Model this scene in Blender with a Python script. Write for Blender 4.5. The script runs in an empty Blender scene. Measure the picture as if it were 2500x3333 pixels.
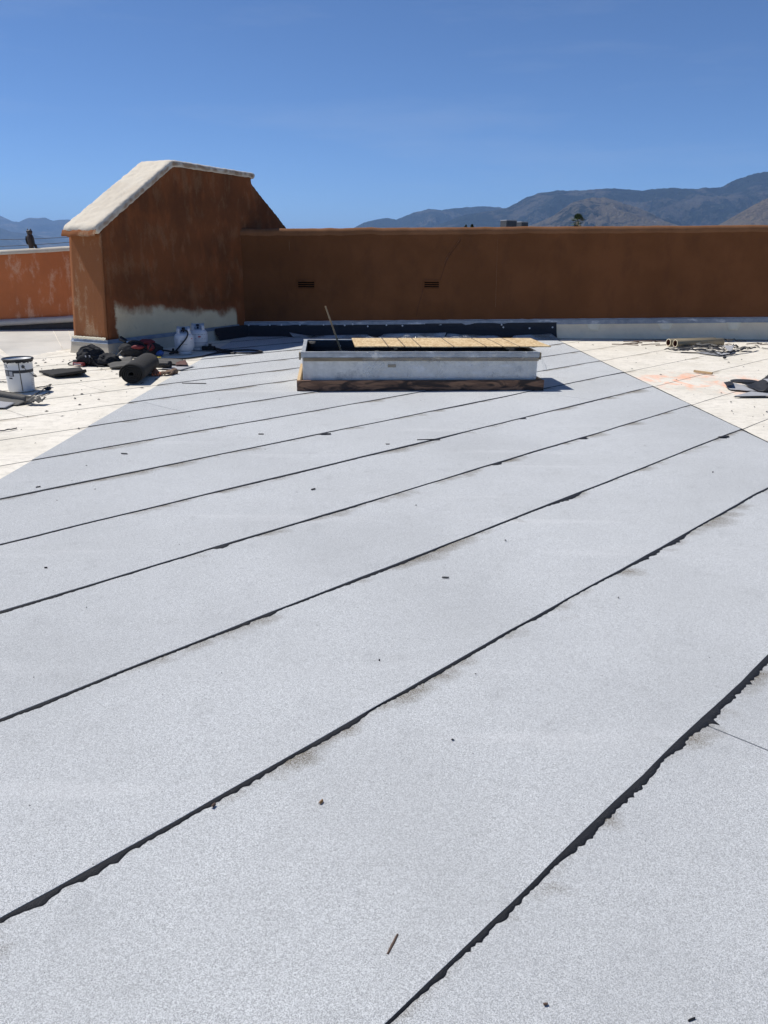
import bpy, bmesh, math, random
from mathutils import Vector, Matrix, noise
R = math.radians
random.seed(7)
scene = bpy.context.scene
COL = scene.collection

# ------------------------------------------------------------------ camera, sky, sun, exposure
PITCH, ROLL, FPX, CAMH = R(18.626), R(.532), 2500.0, 1.6
cam = bpy.data.cameras.new('camera'); camo = bpy.data.objects.new('camera', cam); COL.objects.link(camo)
cam.sensor_fit = 'HORIZONTAL'; cam.sensor_width = 36; cam.lens = 36 * FPX / 2500
cam.clip_start = .05; cam.clip_end = 200000
camo.matrix_world = Matrix.Translation((0, 0, CAMH)) @ Matrix.Rotation(math.pi / 2 - PITCH, 4, 'X') @ Matrix.Rotation(ROLL, 4, 'Z')
scene.camera = camo
SUN_EL = R(57.5)
SUN = Vector((-.925 * math.cos(SUN_EL), .38 * math.cos(SUN_EL), math.sin(SUN_EL))).normalized()
world = bpy.data.worlds.new('World'); scene.world = world; world.use_nodes = True
wt = world.node_tree; wt.nodes.clear()
wo = wt.nodes.new('ShaderNodeOutputWorld'); wb = wt.nodes.new('ShaderNodeBackground'); sk = wt.nodes.new('ShaderNodeTexSky')
sk.sky_type = 'NISHITA'; sk.sun_disc = False; sk.sun_elevation = SUN_EL; sk.sun_rotation = math.atan2(SUN.x, SUN.y)
sk.altitude = 300; sk.air_density = .6; sk.dust_density = 0; sk.ozone_density = 10
wb.inputs[1].default_value = .118
tc = wt.nodes.new('ShaderNodeTexCoord'); mp = wt.nodes.new('ShaderNodeMapping'); mp.inputs['Scale'].default_value = (1.2, 2.2, 9); mp.inputs['Rotation'].default_value = (0, .15, .4)
nz = wt.nodes.new('ShaderNodeTexNoise'); nz.inputs['Scale'].default_value = 1.7; nz.inputs['Detail'].default_value = 7; nz.inputs['Roughness'].default_value = .62
rp = wt.nodes.new('ShaderNodeValToRGB'); rp.color_ramp.elements[0].position = .52; rp.color_ramp.elements[1].position = .85
rp.color_ramp.elements[1].color = (.16, .16, .16, 1)
mx = wt.nodes.new('ShaderNodeMix'); mx.data_type = 'RGBA'; mx.inputs['B'].default_value = (5.5, 6.0, 6.6, 1)   # thin cirrus
wt.links.new(tc.outputs['Generated'], mp.inputs[0]); wt.links.new(mp.outputs[0], nz.inputs[0]); wt.links.new(nz.outputs[0], rp.inputs[0])
wt.links.new(rp.outputs[0], mx.inputs['Factor']); wt.links.new(sk.outputs[0], mx.inputs['A']); wt.links.new(mx.outputs['Result'], wb.inputs[0]); wt.links.new(wb.outputs[0], wo.inputs[0])
sl = bpy.data.lights.new('sun', 'SUN'); sl.energy = 4.85; sl.angle = R(.53); sl.color = (1, .955, .89)
so = bpy.data.objects.new('sun', sl); COL.objects.link(so); so.rotation_mode = 'QUATERNION'; so.rotation_quaternion = SUN.to_track_quat('Z', 'Y'); so.location = (-20, 8, 40)
vs = scene.view_settings; vs.view_transform = 'Standard'; vs.look = 'None'; vs.gamma = 1; vs.exposure = 0; vs.use_curve_mapping = False
scene.render.engine = 'CYCLES'; scene.render.resolution_x = 768; scene.render.resolution_y = 1024
scene.cycles.max_bounces = 8; scene.cycles.volume_bounces = 1

# ------------------------------------------------------------------ pixel helpers (photo pixel -> ray; distance comes from what the thing touches)
def ray(x, y):
    x -= 1250; y = -(y - 1666.5); c, s = math.cos(ROLL), math.sin(ROLL); x, y = c * x - s * y, s * x + c * y
    return Vector((x, FPX * math.cos(PITCH) + y * math.sin(PITCH), -FPX * math.sin(PITCH) + y * math.cos(PITCH)))
def gz(x, y, z=0.0):
    d = ray(x, y); t = (z - CAMH) / d.z; return Vector((d.x * t, d.y * t, z))
def gy(x, y, Y):
    d = ray(x, y); t = Y / d.y; return Vector((d.x * t, Y, CAMH + d.z * t))

# ------------------------------------------------------------------ materials
class NT:
    def __init__(s, name):
        s.m = bpy.data.materials.new(name); s.m.use_nodes = True; s.t = s.m.node_tree; s.t.nodes.clear()
        s.out = s.t.nodes.new('ShaderNodeOutputMaterial'); s.b = s.n('ShaderNodeBsdfPrincipled'); s.l(s.b.outputs[0], s.out.inputs[0])
        s.tc = s.n('ShaderNodeTexCoord')
    def n(s, t): return s.t.nodes.new(t)
    def l(s, a, b): s.t.links.new(a, b)
    def put(s, sock, v):
        if isinstance(v, bpy.types.NodeSocket): s.l(v, sock)
        elif isinstance(v, (tuple, list)) and len(v) == 3 and sock.type == 'RGBA': sock.default_value = (*v, 1)
        else: sock.default_value = v
    def co(s, scale=(1, 1, 1), rot=(0, 0, 0), loc=(0, 0, 0), src='Object'):
        m = s.n('ShaderNodeMapping'); s.l(s.tc.outputs[src], m.inputs[0]); m.inputs['Scale'].default_value = scale; m.inputs['Rotation'].default_value = rot; m.inputs['Location'].default_value = loc
        return m.outputs[0]
    def noise(s, scale, detail=2, rough=.5, co=None, dist=0, col=False):
        n = s.n('ShaderNodeTexNoise'); s.l(co or s.tc.outputs['Object'], n.inputs['Vector']); n.inputs['Scale'].default_value = scale; n.inputs['Detail'].default_value = detail; n.inputs['Roughness'].default_value = rough; n.inputs['Distortion'].default_value = dist
        return n.outputs[1 if col else 0]
    def voro(s, scale, co=None, out='Distance', feat='F1'):
        n = s.n('ShaderNodeTexVoronoi'); n.feature = feat; s.l(co or s.tc.outputs['Object'], n.inputs['Vector']); n.inputs['Scale'].default_value = scale; return n.outputs[out]
    def ramp(s, f, *st):
        n = s.n('ShaderNodeValToRGB'); s.put(n.inputs[0], f); e = n.color_ramp.elements
        while len(e) < len(st): e.new(.5)
        for k, (p, c) in zip(e, st):
            k.position = p; k.color = (c, c, c, 1) if not isinstance(c, (tuple, list)) else (*c, 1)
        return n.outputs[0]
    def mix(s, f, a, b, mode='MIX'):
        n = s.n('ShaderNodeMix'); n.data_type = 'RGBA'; n.blend_type = mode; s.put(n.inputs[0], f); s.put(n.inputs['A'], a); s.put(n.inputs['B'], b); return n.outputs['Result']
    def math(s, op, a, b=0.0, c=None, clamp=False):
        n = s.n('ShaderNodeMath'); n.operation = op; n.use_clamp = clamp; s.put(n.inputs[0], a); s.put(n.inputs[1], b)
        if c is not None: s.put(n.inputs[2], c)
        return n.outputs[0]
    def sep(s, v):
        n = s.n('ShaderNodeSeparateXYZ'); s.l(v, n.inputs[0]); return n.outputs
    def step(s, v, a, b):
        n = s.n('ShaderNodeMapRange'); n.interpolation_type = 'SMOOTHSTEP'; s.put(n.inputs[0], v); n.inputs[1].default_value = a; n.inputs[2].default_value = b; return n.outputs[0]
    def bump(s, h, strength=.3, dist=.01, prev=None):
        n = s.n('ShaderNodeBump'); n.inputs['Strength'].default_value = strength; n.inputs['Distance'].default_value = dist; s.l(h, n.inputs['Height'])
        if prev: s.l(prev, n.inputs['Normal'])
        return n.outputs[0]
    def fin(s, col=None, rough=.8, metal=0.0, normal=None, spec=None):
        if col is not None: s.put(s.b.inputs['Base Color'], col)
        s.put(s.b.inputs['Roughness'], rough); s.put(s.b.inputs['Metallic'], metal)
        if normal: s.l(normal, s.b.inputs['Normal'])
        if spec is not None: s.b.inputs['Specular IOR Level'].default_value = spec
        return s.m
MT = {}
def simple(name, c, rough=.7, metal=0.0, var=.25, scale=14, bump=0.0, bscale=40):
    k = NT(name); f = k.noise(scale, 4, .6)
    col = k.mix(f, tuple(v * (1 - var) for v in c), tuple(min(1, v * (1 + var)) for v in c))
    MT[name] = k.fin(col, rough, metal, k.bump(k.noise(bscale, 4, .6), bump, .01) if bump else None); return MT[name]

def granule(name, light, dark, stain, strength, tint):
    k = NT(name)
    g1 = k.noise(340, 3, .75); g2 = k.voro(460, out='Color'); g3 = k.noise(60, 5, .75)
    f = k.math('ADD', k.math('MULTIPLY', g1, .75), k.math('MULTIPLY', k.sep(g2)[0], .35))
    col = k.mix(k.step(f, .24, .80), dark, light)
    col = k.mix(k.math('MULTIPLY', k.step(g3, .52, .75), .22), col, tuple(v * .55 for v in dark))
    big = k.noise(.9, 5, .6); mid = k.noise(5.5, 5, .65)
    col = k.mix(k.math('MULTIPLY', k.step(big, .35, .7), .30), col, tint)
    col = k.mix(k.math('MULTIPLY', k.step(mid, .52, .78), .16), col, tuple(v * .6 for v in dark))
    scuff = k.noise(2.2, 6, .7, co=k.co((.35, 2.8, 1), (0, 0, .15)))
    col = k.mix(k.math('MULTIPLY', k.step(scuff, .6, .78), .14), col, (.80, .80, .80))
    oi = k.n('ShaderNodeObjectInfo'); col = k.mix(k.math('MULTIPLY', oi.outputs['Random'], .13), col, (.30, .31, .325))
    # pale bands across the run and oily brown bleed below each lap (uv: x along the sheet, y metres from the far lap)
    uv = k.sep(k.tc.outputs['UV']); n1 = k.noise(1.5, 5, .6, co=k.co((1, 1.6, 1), (0, 0, .77)))
    band = k.noise(3.4, 3, .5, co=k.co((.12, 1, 1))); col = k.mix(k.math('MULTIPLY', k.step(band, .60, .72), .16), col, (.86, .86, .85)); blot = k.noise(.42, 4, .55); col = k.mix(k.math('MULTIPLY', k.step(blot, .42, .68), .22), col, tuple(v * 1.15 for v in dark))
    reach = k.math('MULTIPLY', k.step(n1, .40, .70), stain)
    br = k.math('MULTIPLY', k.math('SUBTRACT', 1.0, k.math('DIVIDE', uv[1], k.math('ADD', reach, .02)), clamp=True), k.step(n1, .42, .62))
    br = k.math('MULTIPLY', br, k.math('ADD', .25, k.step(f, .8, .3)))
    col = k.mix(k.math('MULTIPLY', br, 1.1, clamp=True), col, (.13, .10, .055))
    h = k.math('ADD', g1, k.math('MULTIPLY', k.sep(g2)[1], .6))
    nb = k.bump(h, strength, .004); nb = k.bump(mid, .12, .02, nb)
    MT[name] = k.fin(col, .93, 0, nb, .25)
granule('grey_cap', (.83, .85, .85), (.29, .30, .305), .15, .8, (.46, .47, .465))

k = NT('white_coat')
g = k.noise(60, 4, .7); big = k.noise(1.3, 6, .65); fine = k.noise(240, 2, .6)
col = k.mix(k.step(big, .35, .7), (.80, .75, .65), (.70, .655, .555))
col = k.mix(k.math('MULTIPLY', k.step(g, .48, .70), .38), col, (.50, .46, .39))
col = k.mix(k.math('MULTIPLY', k.step(fine, .55, .8), .25), col, (.55, .52, .46))
drt = k.noise(3.2, 8, .75, co=k.co((.6, 2.4, 1)))
col = k.mix(k.math('MULTIPLY', k.step(drt, .50, .68), .38), col, (.42, .395, .345)); col = k.mix(k.math('MULTIPLY', k.step(k.noise(9, 7, .8), .47, .62), .42), col, (.47, .435, .365))
uv = k.sep(k.tc.outputs['UV']); n1 = k.noise(1.1, 4, .6)
br = k.math('MULTIPLY', k.math('SUBTRACT', 1.0, k.math('DIVIDE', uv[1], .12), clamp=True), k.step(n1, .52, .64))
col = k.mix(k.math('MULTIPLY', br, .55), col, (.22, .16, .08))
# orange marking-chalk overspray on the coated sheets
wp = k.co(loc=(-4.35, -10.35, 0)); ws = k.sep(wp)
el = k.math('ADD', k.math('POWER', k.math('DIVIDE', ws[0], .95), 2.0), k.math('POWER', k.math('DIVIDE', ws[1], .95), 2.0))
sp = k.noise(1.9, 5, .62, co=k.co((2.2, 1.1, 1), (0, 0, .5)), dist=.6)
om = k.math('MULTIPLY', k.step(el, 1.35, .25), k.step(sp, .47, .66))
col = k.mix(k.math('MULTIPLY', om, .62), col, (.92, .36, .17))
MT['white_coat'] = k.fin(col, .75, 0, k.bump(g, .25, .006), .3)

k = NT('cant_coat')
big = k.noise(.8, 6, .6); g = k.noise(40, 4, .7)
col = k.mix(k.step(big, .35, .68), (.58, .56, .51), (.46, .445, .405)); col = k.mix(k.math('MULTIPLY', k.step(k.noise(3.5, 7, .7), .5, .68), .45), col, (.58, .55, .48)); col = k.mix(k.math('MULTIPLY', k.step(g, .5, .8), .3), col, (.33, .31, .28))
MT['cant_coat'] = k.fin(col, .85, 0, k.bump(g, .2, .006), .3)

k = NT('bitumen'); f = k.noise(260, 2, .6); sp = k.step(k.voro(300, out='Distance'), .22, .10); sp2 = k.step(k.noise(14, 3, .6), .45, .7)
col = k.mix(f, (.008, .009, .012), (.022, .023, .027)); col = k.mix(k.math('MULTIPLY', sp, k.math('MULTIPLY', sp2, .7)), col, (.35, .35, .36))
MT['bitumen'] = k.fin(col, .62, 0, k.bump(k.noise(160, 4, .7), .8, .006), .3)

TW_CAP = .705
def stucco(name, c1, c2, c3, pale=None, pf=0.0, streak=.5, bumps=.35, patch=False, patches=0.0):
    k = NT(name)
    big = k.noise(1.1, 6, .62); st = k.noise(2.1, 6, .65, co=k.co((1.4, 1.4, .6))); gr = k.noise(75, 4, .65); md = k.noise(9, 5, .6)
    col = k.mix(k.step(big, .36, .66), c1, c2); col = k.mix(k.math('MULTIPLY', k.step(st, .48, .7), streak), col, c3)
    col = k.mix(k.math('MULTIPLY', k.step(gr, .5, .8), .35), col, tuple(v * .5 for v in c1))
    if pale:
        pn = k.noise(2.6, 6, .66, co=k.co((1.5, 1.5, .75))); pm = k.math('MULTIPLY', k.step(pn, .50, .64), pf)
        pn2 = k.noise(55, 3, .6, co=k.co((.5, .5, 2.2))); pm = k.math('MULTIPLY', pm, k.math('ADD', .45, k.step(pn2, .35, .65)), clamp=True)
        col = k.mix(pm, col, pale)
    if patch:   # the lower side of the tower lost its colour coat: bare pale base coat with a ragged upper edge
        p = k.sep(k.tc.outputs['Object'])
        edge = k.math('ADD', .77, k.math('MULTIPLY', p[0], -.088)); edge = k.math('ADD', edge, k.math('MULTIPLY', k.math('SUBTRACT', k.noise(2.6, 4, .55), .5), .42))
        low = k.math('SUBTRACT', edge, p[2]); m = k.step(low, -.07, .09)
        m = k.math('MULTIPLY', m, k.step(k.math('ADD', p[0], k.math('MULTIPLY', k.noise(6, 4, .6), .2)), .30, .36)); m = k.math('MULTIPLY', m, k.step(p[0], 3.42, 3.36)); m = k.math('MULTIPLY', m, k.step(p[1], .10, .06))
        rim = k.math('MULTIPLY', k.step(low, -.20, -.03), k.step(p[1], .1, .06)); col = k.mix(k.math('MULTIPLY', rim, .4), col, (.30, .095, .035))
        bare = k.mix(k.noise(3, 5, .6), (.66, .53, .33), (.84, .70, .46)); bare = k.mix(k.math('MULTIPLY', k.step(md, .58, .7), .25), bare, (.22, .19, .15))
        col = k.mix(m, col, bare)
    nb = k.bump(gr, bumps, .008); nb = k.bump(md, .3, .02, nb)
    MT[name] = k.fin(col, .92, 0, nb, .2)
stucco('stucco_wall', (.135, .054, .0205), (.165, .066, .026), (.105, .045, .0195), streak=.6, bumps=.7)
stucco('stucco_tower', (.21, .070, .024), (.135, .049, .019), (.31, .095, .030), pale=(.36, .225, .12), pf=.22, patch=True, bumps=.5)
stucco('stucco_tower_front', (.30, .115, .045), (.26, .105, .045), (.36, .16, .070), pale=(.45, .30, .18), pf=.6, bumps=.6)  # paler tower stucco, grazing sunlight included in the colour
stucco('stucco_left', (.50, .160, .060), (.58, .185, .068), (.44, .15, .06), pale=(.70, .43, .28), pf=.6, bumps=.3)
stucco('cap_white', (.66, .60, .49), (.58, .52, .42), (.70, .65, .55), pale=(.40, .26, .16), pf=.14, bumps=.8, streak=.3)
stucco('tower_cap', (.70, .635, .52), (.62, .555, .45), (.74, .69, .585), pale=(.44, .30, .19), pf=.12, bumps=.8, streak=.3)
kt = MT['tower_cap'].node_tree; kb = kt.nodes['Principled BSDF']; kc = kb.inputs['Base Color'].links[0].from_socket
kq = NT.__new__(NT); kq.t = kt; kq.tc = [n for n in kt.nodes if n.type == 'TEX_COORD'][0]
kp = kq.sep(kq.tc.outputs['Object']); kd = kq.math('MINIMUM', kq.math('ADD', kp[1], .022), kq.math('SUBTRACT', TW_CAP, kp[1]))
kd = kq.math('ADD', kd, kq.math('MULTIPLY', kq.math('SUBTRACT', kq.noise(2.4, 6, .62), .5), .05)); kq.l(kq.mix(kq.step(kd, .014, -.002), kc, kq.mix(kq.noise(5, 6, .7), (.26, .14, .075), (.46, .36, .26))), kb.inputs['Base Color'])
stucco('bullnose_sunlit', (.20, .092, .042), (.25, .118, .056), (.165, .075, .034), bumps=.5)  # sun on the rounded top put into a lighter wall brown

def metal(name, c1, c2, rough=.45, met=.75):
    k = NT(name); a = k.noise(6, 6, .7); b = k.noise(2.2, 5, .65, co=k.co((1, 1, 3))); v = k.voro(30, out='Color')
    col = k.mix(k.step(a, .3, .7), c1, c2); col = k.mix(k.math('MULTIPLY', k.sep(v)[0], .12), col, (.2, .22, .25)); col = k.mix(k.math('MULTIPLY', k.step(b, .55, .66), .55), col, (.80, .81, .81))
    dk = k.noise(3.3, 5, .7); col = k.mix(k.math('MULTIPLY', k.step(dk, .56, .72), .5), col, (.16, .17, .18))
    MT[name] = k.fin(col, k.ramp(a, (.3, rough), (.75, rough + .2)), met, k.bump(a, .08, .01))
metal('galvanised', (.62, .61, .565), (.78, .765, .71), .5, .1)
metal('rim_metal', (.34, .355, .36), (.50, .51, .51), .45, .3)
metal('flashing_metal', (.20, .235, .28), (.34, .375, .42), .45, .5)

def wood(name, c1, c2, c3, sc=(1.2, 16, 16), rough=.75, char=None):
    k = NT(name); co = k.co(sc); a = k.noise(2.4, 5, .6, co=co, dist=1.2); w = k.n('ShaderNodeTexWave'); k.l(k.co((sc[0] * .35, sc[1] * .7, sc[2] * .7)), w.inputs[0]); w.inputs['Scale'].default_value = 1.6; w.inputs['Distortion'].default_value = 7; w.inputs['Detail'].default_value = 3
    col = k.mix(a, c1, c2); col = k.mix(k.math('MULTIPLY', k.step(w.outputs[1], .5, .8), .55), col, c3)
    if char:
        ch = k.noise(1.9, 5, .62, co=k.co((1.4, 6, 6)), dist=1.6); col = k.mix(k.step(ch, .42, .60), col, char)
    MT[name] = k.fin(col, rough, 0, k.bump(a, .25, .004))
wood('charred_wood', (.20, .105, .058), (.33, .18, .10), (.10, .05, .03), char=(.035, .021, .015))
wood('pale_wood', (.42, .29, .15), (.56, .41, .23), (.33, .21, .10))
wood('weathered_wood', (.23, .18, .115), (.32, .255, .16), (.17, .13, .085))

k = NT('osb')
v = k.voro(1, co=k.co((16, 48, 30), (0, 0, .35)), out='Color'); v2 = k.voro(1, co=k.co((52, 20, 30), (0, 0, -.4)), out='Color'); n = k.noise(90, 3, .6, co=k.co((.3, 1, 1)))
f = k.math('ADD', k.math('MULTIPLY', k.sep(v)[0], .5), k.math('MULTIPLY', k.sep(v2)[1], .5))
col = k.mix(k.step(f, .15, .85), (.44, .29, .13), (.74, .57, .33)); col = k.mix(k.math('MULTIPLY', k.step(n, .55, .75), .4), col, (.30, .18, .08))
p = k.sep(k.tc.outputs['Object']); ln = None
for x in (.405, .61, .805, 1.215, 1.62, 1.83, 2.04):
    d = k.step(k.math('ABSOLUTE', k.math('SUBTRACT', p[0], x)), .011, .005); ln = d if ln is None else k.math('MAXIMUM', ln, d)
col = k.mix(k.math('MULTIPLY', ln, .85), col, (.05, .03, .02))
MT['osb'] = k.fin(col, .8, 0, k.bump(f, .3, .003))

k = NT('plastic_film'); gl = k.n('ShaderNodeBsdfGlossy'); gl.inputs['Roughness'].default_value = .12; gl.inputs[0].default_value = (.95, .97, 1, 1)
tr = k.n('ShaderNodeBsdfTransparent'); tr.inputs[0].default_value = (.93, .94, .95, 1); df = k.n('ShaderNodeBsdfTranslucent'); df.inputs[0].default_value = (.85, .87, .88, 1)
nb = k.bump(k.noise(14, 5, .65, dist=.8), .8, .02); k.l(nb, gl.inputs['Normal'])
m1 = k.n('ShaderNodeMixShader'); k.l(k.ramp(k.noise(5, 5, .7, dist=1), (.52, .0), (.68, .42)), m1.inputs[0]); k.l(tr.outputs[0], m1.inputs[1]); k.l(df.outputs[0], m1.inputs[2])
m2 = k.n('ShaderNodeMixShader'); m2.inputs[0].default_value = .07; k.l(m1.outputs[0], m2.inputs[1]); k.l(gl.outputs[0], m2.inputs[2]); k.l(m2.outputs[0], k.out.inputs[0]); MT['plastic_film'] = k.m

simple('black_membrane', (.014, .015, .019), .62, 0, .5, 20, .4, 60)
simple('white_lap', (.085, .08, .07), .8, 0, .5, 9)
simple('slot_shade', (.004, .004, .004), 1.0)
MT['slot_shade'].node_tree.nodes['Principled BSDF'].inputs['Specular IOR Level'].default_value = 0
simple('deck_tar', (.020, .020, .022), .8, 0, .4, 20)
simple('base_membrane', (.82, .70, .50), .85, 0, .22, 3, .3, 30)
simple('tower_base', (.50, .45, .36), .85, 0, .18, 6, .3, 30)
simple('pale_patch', (.88, .80, .60), .85, 0, .12, 9, .3, 30)
simple('ledge_shade_dark', (.085, .080, .075), .85, 0, .4, 12, .4, 25)
simple('ledge_grey', (.60, .56, .48), .85, 0, .15, 7, .5, 18)
simple('pail_white', (.66, .68, .69), .42, 0, .10, 8)
simple('tank_white', (.62, .63, .65), .38, 0, .08, 9)
simple('black_plastic', (.012, .012, .013), .45, 0, .3, 20)
simple('black_cloth', (.013, .014, .017), .9, 0, .5, 25, .6, 50)
simple('red_cloth', (.17, .016, .02), .7, 0, .3, 20, .4, 40)
simple('rubber', (.012, .012, .014), .5, 0, .3, 20)
simple('steel', (.55, .56, .58), .3, 1.0, .1, 20)
simple('dark_steel', (.10, .10, .10), .5, .6, .3, 20)
simple('wire_steel', (.09, .085, .075), .5, .5, .3, 20)
simple('nail_cap', (.62, .63, .63), .5, 0, .1, 20)
simple('back_felt', (.022, .021, .019), .9, 0, .35, 30, .5, 90)
simple('grey_offcut', (.36, .365, .38), .92, 0, .2, 120, .5, 200)
simple('felt_grey', (.115, .11, .10), .92, 0, .25, 30, .4, 90)
simple('cardboard', (.30, .245, .155), .85, 0, .12, 10, .2, 60)
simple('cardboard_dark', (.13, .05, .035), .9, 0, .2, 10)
simple('glove_orange', (.42, .15, .075), .85, 0, .3, 40, .4, 70)
simple('glove_brown', (.20, .13, .085), .9, 0, .3, 40, .4, 70)
simple('rust_rag', (.12, .06, .05), .9, 0, .5, 20, .4, 40)
simple('yellow_cloth', (.30, .24, .03), .85, 0, .3, 20)
simple('blue_plastic', (.05, .12, .35), .5, 0, .3, 20)
simple('print_dark', (.03, .033, .04), .6, 0, .3, 30)
simple('print_grey', (.42, .43, .45), .6, 0, .2, 90)
simple('print_red', (.42, .05, .06), .6, 0, .2, 30)
simple('owl_brown', (.045, .030, .024), .6, 0, .5, 30, .5, 70)
simple('owl_dark', (.012, .012, .013), .6, 0, .3, 30)
simple('owl_pale', (.30, .24, .15), .6, 0, .3, 30)
simple('ac_side', (.07, .07, .072), .6, .2, .2, 6)
simple('ac_top', (.30, .31, .32), .6, .1, .1, 6)
simple('block_plaster', (.45, .41, .35), .9, 0, .1, 1)
simple('palm_frond', (.055, .085, .025), .6, 0, .4, 3)
simple('palm_skirt', (.20, .16, .09), .9, 0, .3, 3)
simple('bark', (.14, .11, .08), .9, 0, .3, 4)
simple('leaf', (.05, .075, .03), .7, 0, .4, 1)
simple('crack_pale', (.27, .15, .09), .9, 0, .25, 30)
simple('crack_dark', (.05, .022, .013), .9, 0, .25, 30)
simple('sealant', (.55, .56, .56), .6, 0, .15, 30)
simple('cable_black', (.02, .02, .022), .6, 0, .2, 3)
simple('twig_brown', (.11, .07, .05), .85, 0, .4, 200)
simple('seed_tan', (.30, .17, .07), .8, 0, .3, 150)

def hill(name, brush, tan, rock, tanamt, sc):
    k = NT(name); a = k.noise(sc, 9, .66); b = k.noise(sc * 5, 8, .7); c = k.noise(sc * 14, 6, .7); p = k.n('ShaderNodeNewGeometry'); nn = k.sep(p.outputs['Normal'])
    col = k.mix(k.step(b, .35, .65), tuple(v * .45 for v in brush), tuple(v * 1.3 for v in brush))
    tm = k.step(k.math('ADD', a, k.math('MULTIPLY', b, .35)), tanamt, tanamt + .13); col = k.mix(tm, col, tan)
    col = k.mix(k.step(c, .50, .60), col, k.mix(tm, tuple(v * .55 for v in brush), tuple(v * .7 for v in tan)))
    col = k.mix(k.step(k.math('ADD', k.math('MULTIPLY', c, .45), k.math('MULTIPLY', a, .6)), .665, .69), col, rock)
    MT[name] = k.fin(col, .95, 0, k.bump(b, 1.0, 140), .1)
hill('hill_back', (.020, .030, .022), (.105, .095, .075), (.5, .48, .44), .66, .0018)
hill('hill_front', (.026, .034, .023), (.19, .155, .105), (.5, .47, .42), .55, .0026)
hill('hill_tan', (.08, .075, .045), (.25, .195, .13), (.4, .36, .3), .44, .0028)
hill('hill_far', (.060, .065, .05), (.16, .14, .11), (.5, .5, .5), .68, .0016)
k = NT('valley'); a = k.noise(.004, 8, .65); MT['valley'] = k.fin(k.mix(a, (.10, .10, .06), (.24, .20, .14)), .95)

# ------------------------------------------------------------------ mesh building
class MB:
    def __init__(s): s.v = []; s.f = []; s.uv = None
    def add(s, vs, fs):
        o = len(s.v); s.v += [tuple(v) for v in vs]; s.f += [tuple(i + o for i in f) for f in fs]; return s
    def box(s, c, d, rot=None):
        c = Vector(c); q = []
        for z in (-1, 1):
            for x, y in ((-1, -1), (1, -1), (1, 1), (-1, 1)):
                v = Vector((x * d[0] / 2, y * d[1] / 2, z * d[2] / 2)); q.append(c + (rot @ v if rot else v))
        return s.add(q, [(3, 2, 1, 0), (4, 5, 6, 7), (0, 1, 5, 4), (1, 2, 6, 5), (2, 3, 7, 6), (3, 0, 4, 7)])
    def grid(s, nu, nv, fn, wrap=False):
        o = [fn(i, j) for i in range(nu) for j in range(nv)]; fs = []
        for i in range(nu - 1):
            for j in range(nv if wrap else nv - 1):
                j2 = (j + 1) % nv; fs.append((i * nv + j, (i + 1) * nv + j, (i + 1) * nv + j2, i * nv + j2))
        return s.add(o, fs)
    def tube(s, pts, r, n=8, cap=True):
        pts = [Vector(p) for p in pts]; rs = r if isinstance(r, (list, tuple)) else [r] * len(pts); up = Vector((.13, .2, 1)).normalized(); rings = []
        for i, p in enumerate(pts):
            t = (pts[min(i + 1, len(pts) - 1)] - pts[max(i - 1, 0)]).normalized(); x = t.cross(up)
            if x.length < 1e-4: x = t.cross(Vector((1, 0, 0)))
            x.normalize(); y = x.cross(t); up = y
            rings.append([p + (x * math.cos(2 * math.pi * j / n) + y * math.sin(2 * math.pi * j / n)) * rs[i] for j in range(n)])
        o = len(s.v); s.grid(len(pts), n, lambda i, j: rings[i][j], True)
        if cap:
            s.f.append(tuple(o + j for j in range(n))); e = o + (len(pts) - 1) * n; s.f.append(tuple(e + j for j in reversed(range(n))))
        return s
    def lathe(s, prof, n=32, c=(0, 0, 0), sx=1, sy=1):
        s.grid(len(prof), n, lambda i, j: (c[0] + sx * prof[i][0] * math.cos(2 * math.pi * j / n), c[1] + sy * prof[i][0] * math.sin(2 * math.pi * j / n), c[2] + prof[i][1]), True); return s
    def prism(s, poly, z0, z1):
        n = len(poly); s.add([(x, y, z0) for x, y in poly] + [(x, y, z1) for x, y in poly], [tuple(reversed(range(n))), tuple(range(n, 2 * n))] + [(i, (i + 1) % n, n + (i + 1) % n, n + i) for i in range(n)]); return s
    def blob(s, c, r, seed=0, amp=.12, freq=3.0, sub=4, flat=None, mid=True):
        bm = bmesh.new(); bmesh.ops.create_icosphere(bm, subdivisions=sub, radius=1)
        vs = []
        for v in bm.verts:
            d = v.co.normalized(); k = 1 + amp * noise.fractal(d * freq + Vector((seed * 7.1, seed * 3.3, seed)), .7, 2, 4)
            p = Vector((d.x * r[0] * k, d.y * r[1] * k, d.z * r[2] * k)) + Vector(c)
            if flat is not None and p.z < flat: p.z = flat + (p.z - flat) * .03
            vs.append(p)
        s.add(vs, [tuple(v.index for v in f.verts) for f in bm.faces]); bm.free(); return s
    def build(s, name, m, parent=None, smooth=False, uv=None):
        me = bpy.data.meshes.new(name); me.from_pydata(s.v, [], s.f); me.validate(); me.update()
        if uv:
            l = me.uv_layers.new(name='UVMap')
            for lp in me.loops: l.data[lp.index].uv = uv[lp.vertex_index]
        if smooth: me.polygons.foreach_set('use_smooth', [True] * len(me.polygons))
        o = bpy.data.objects.new(name, me); COL.objects.link(o); me.materials.append(MT[m])
        if parent: o.parent = parent
        bm = bmesh.new(); bm.from_mesh(me); bmesh.ops.recalc_face_normals(bm, faces=bm.faces); bm.to_mesh(me); bm.free()
        return o
def tag(o, label, cat, group=None, kind=None):
    if label: o['label'] = label
    if cat: o['category'] = cat
    if group: o['group'] = group
    if kind: o['kind'] = kind
    return o
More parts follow.
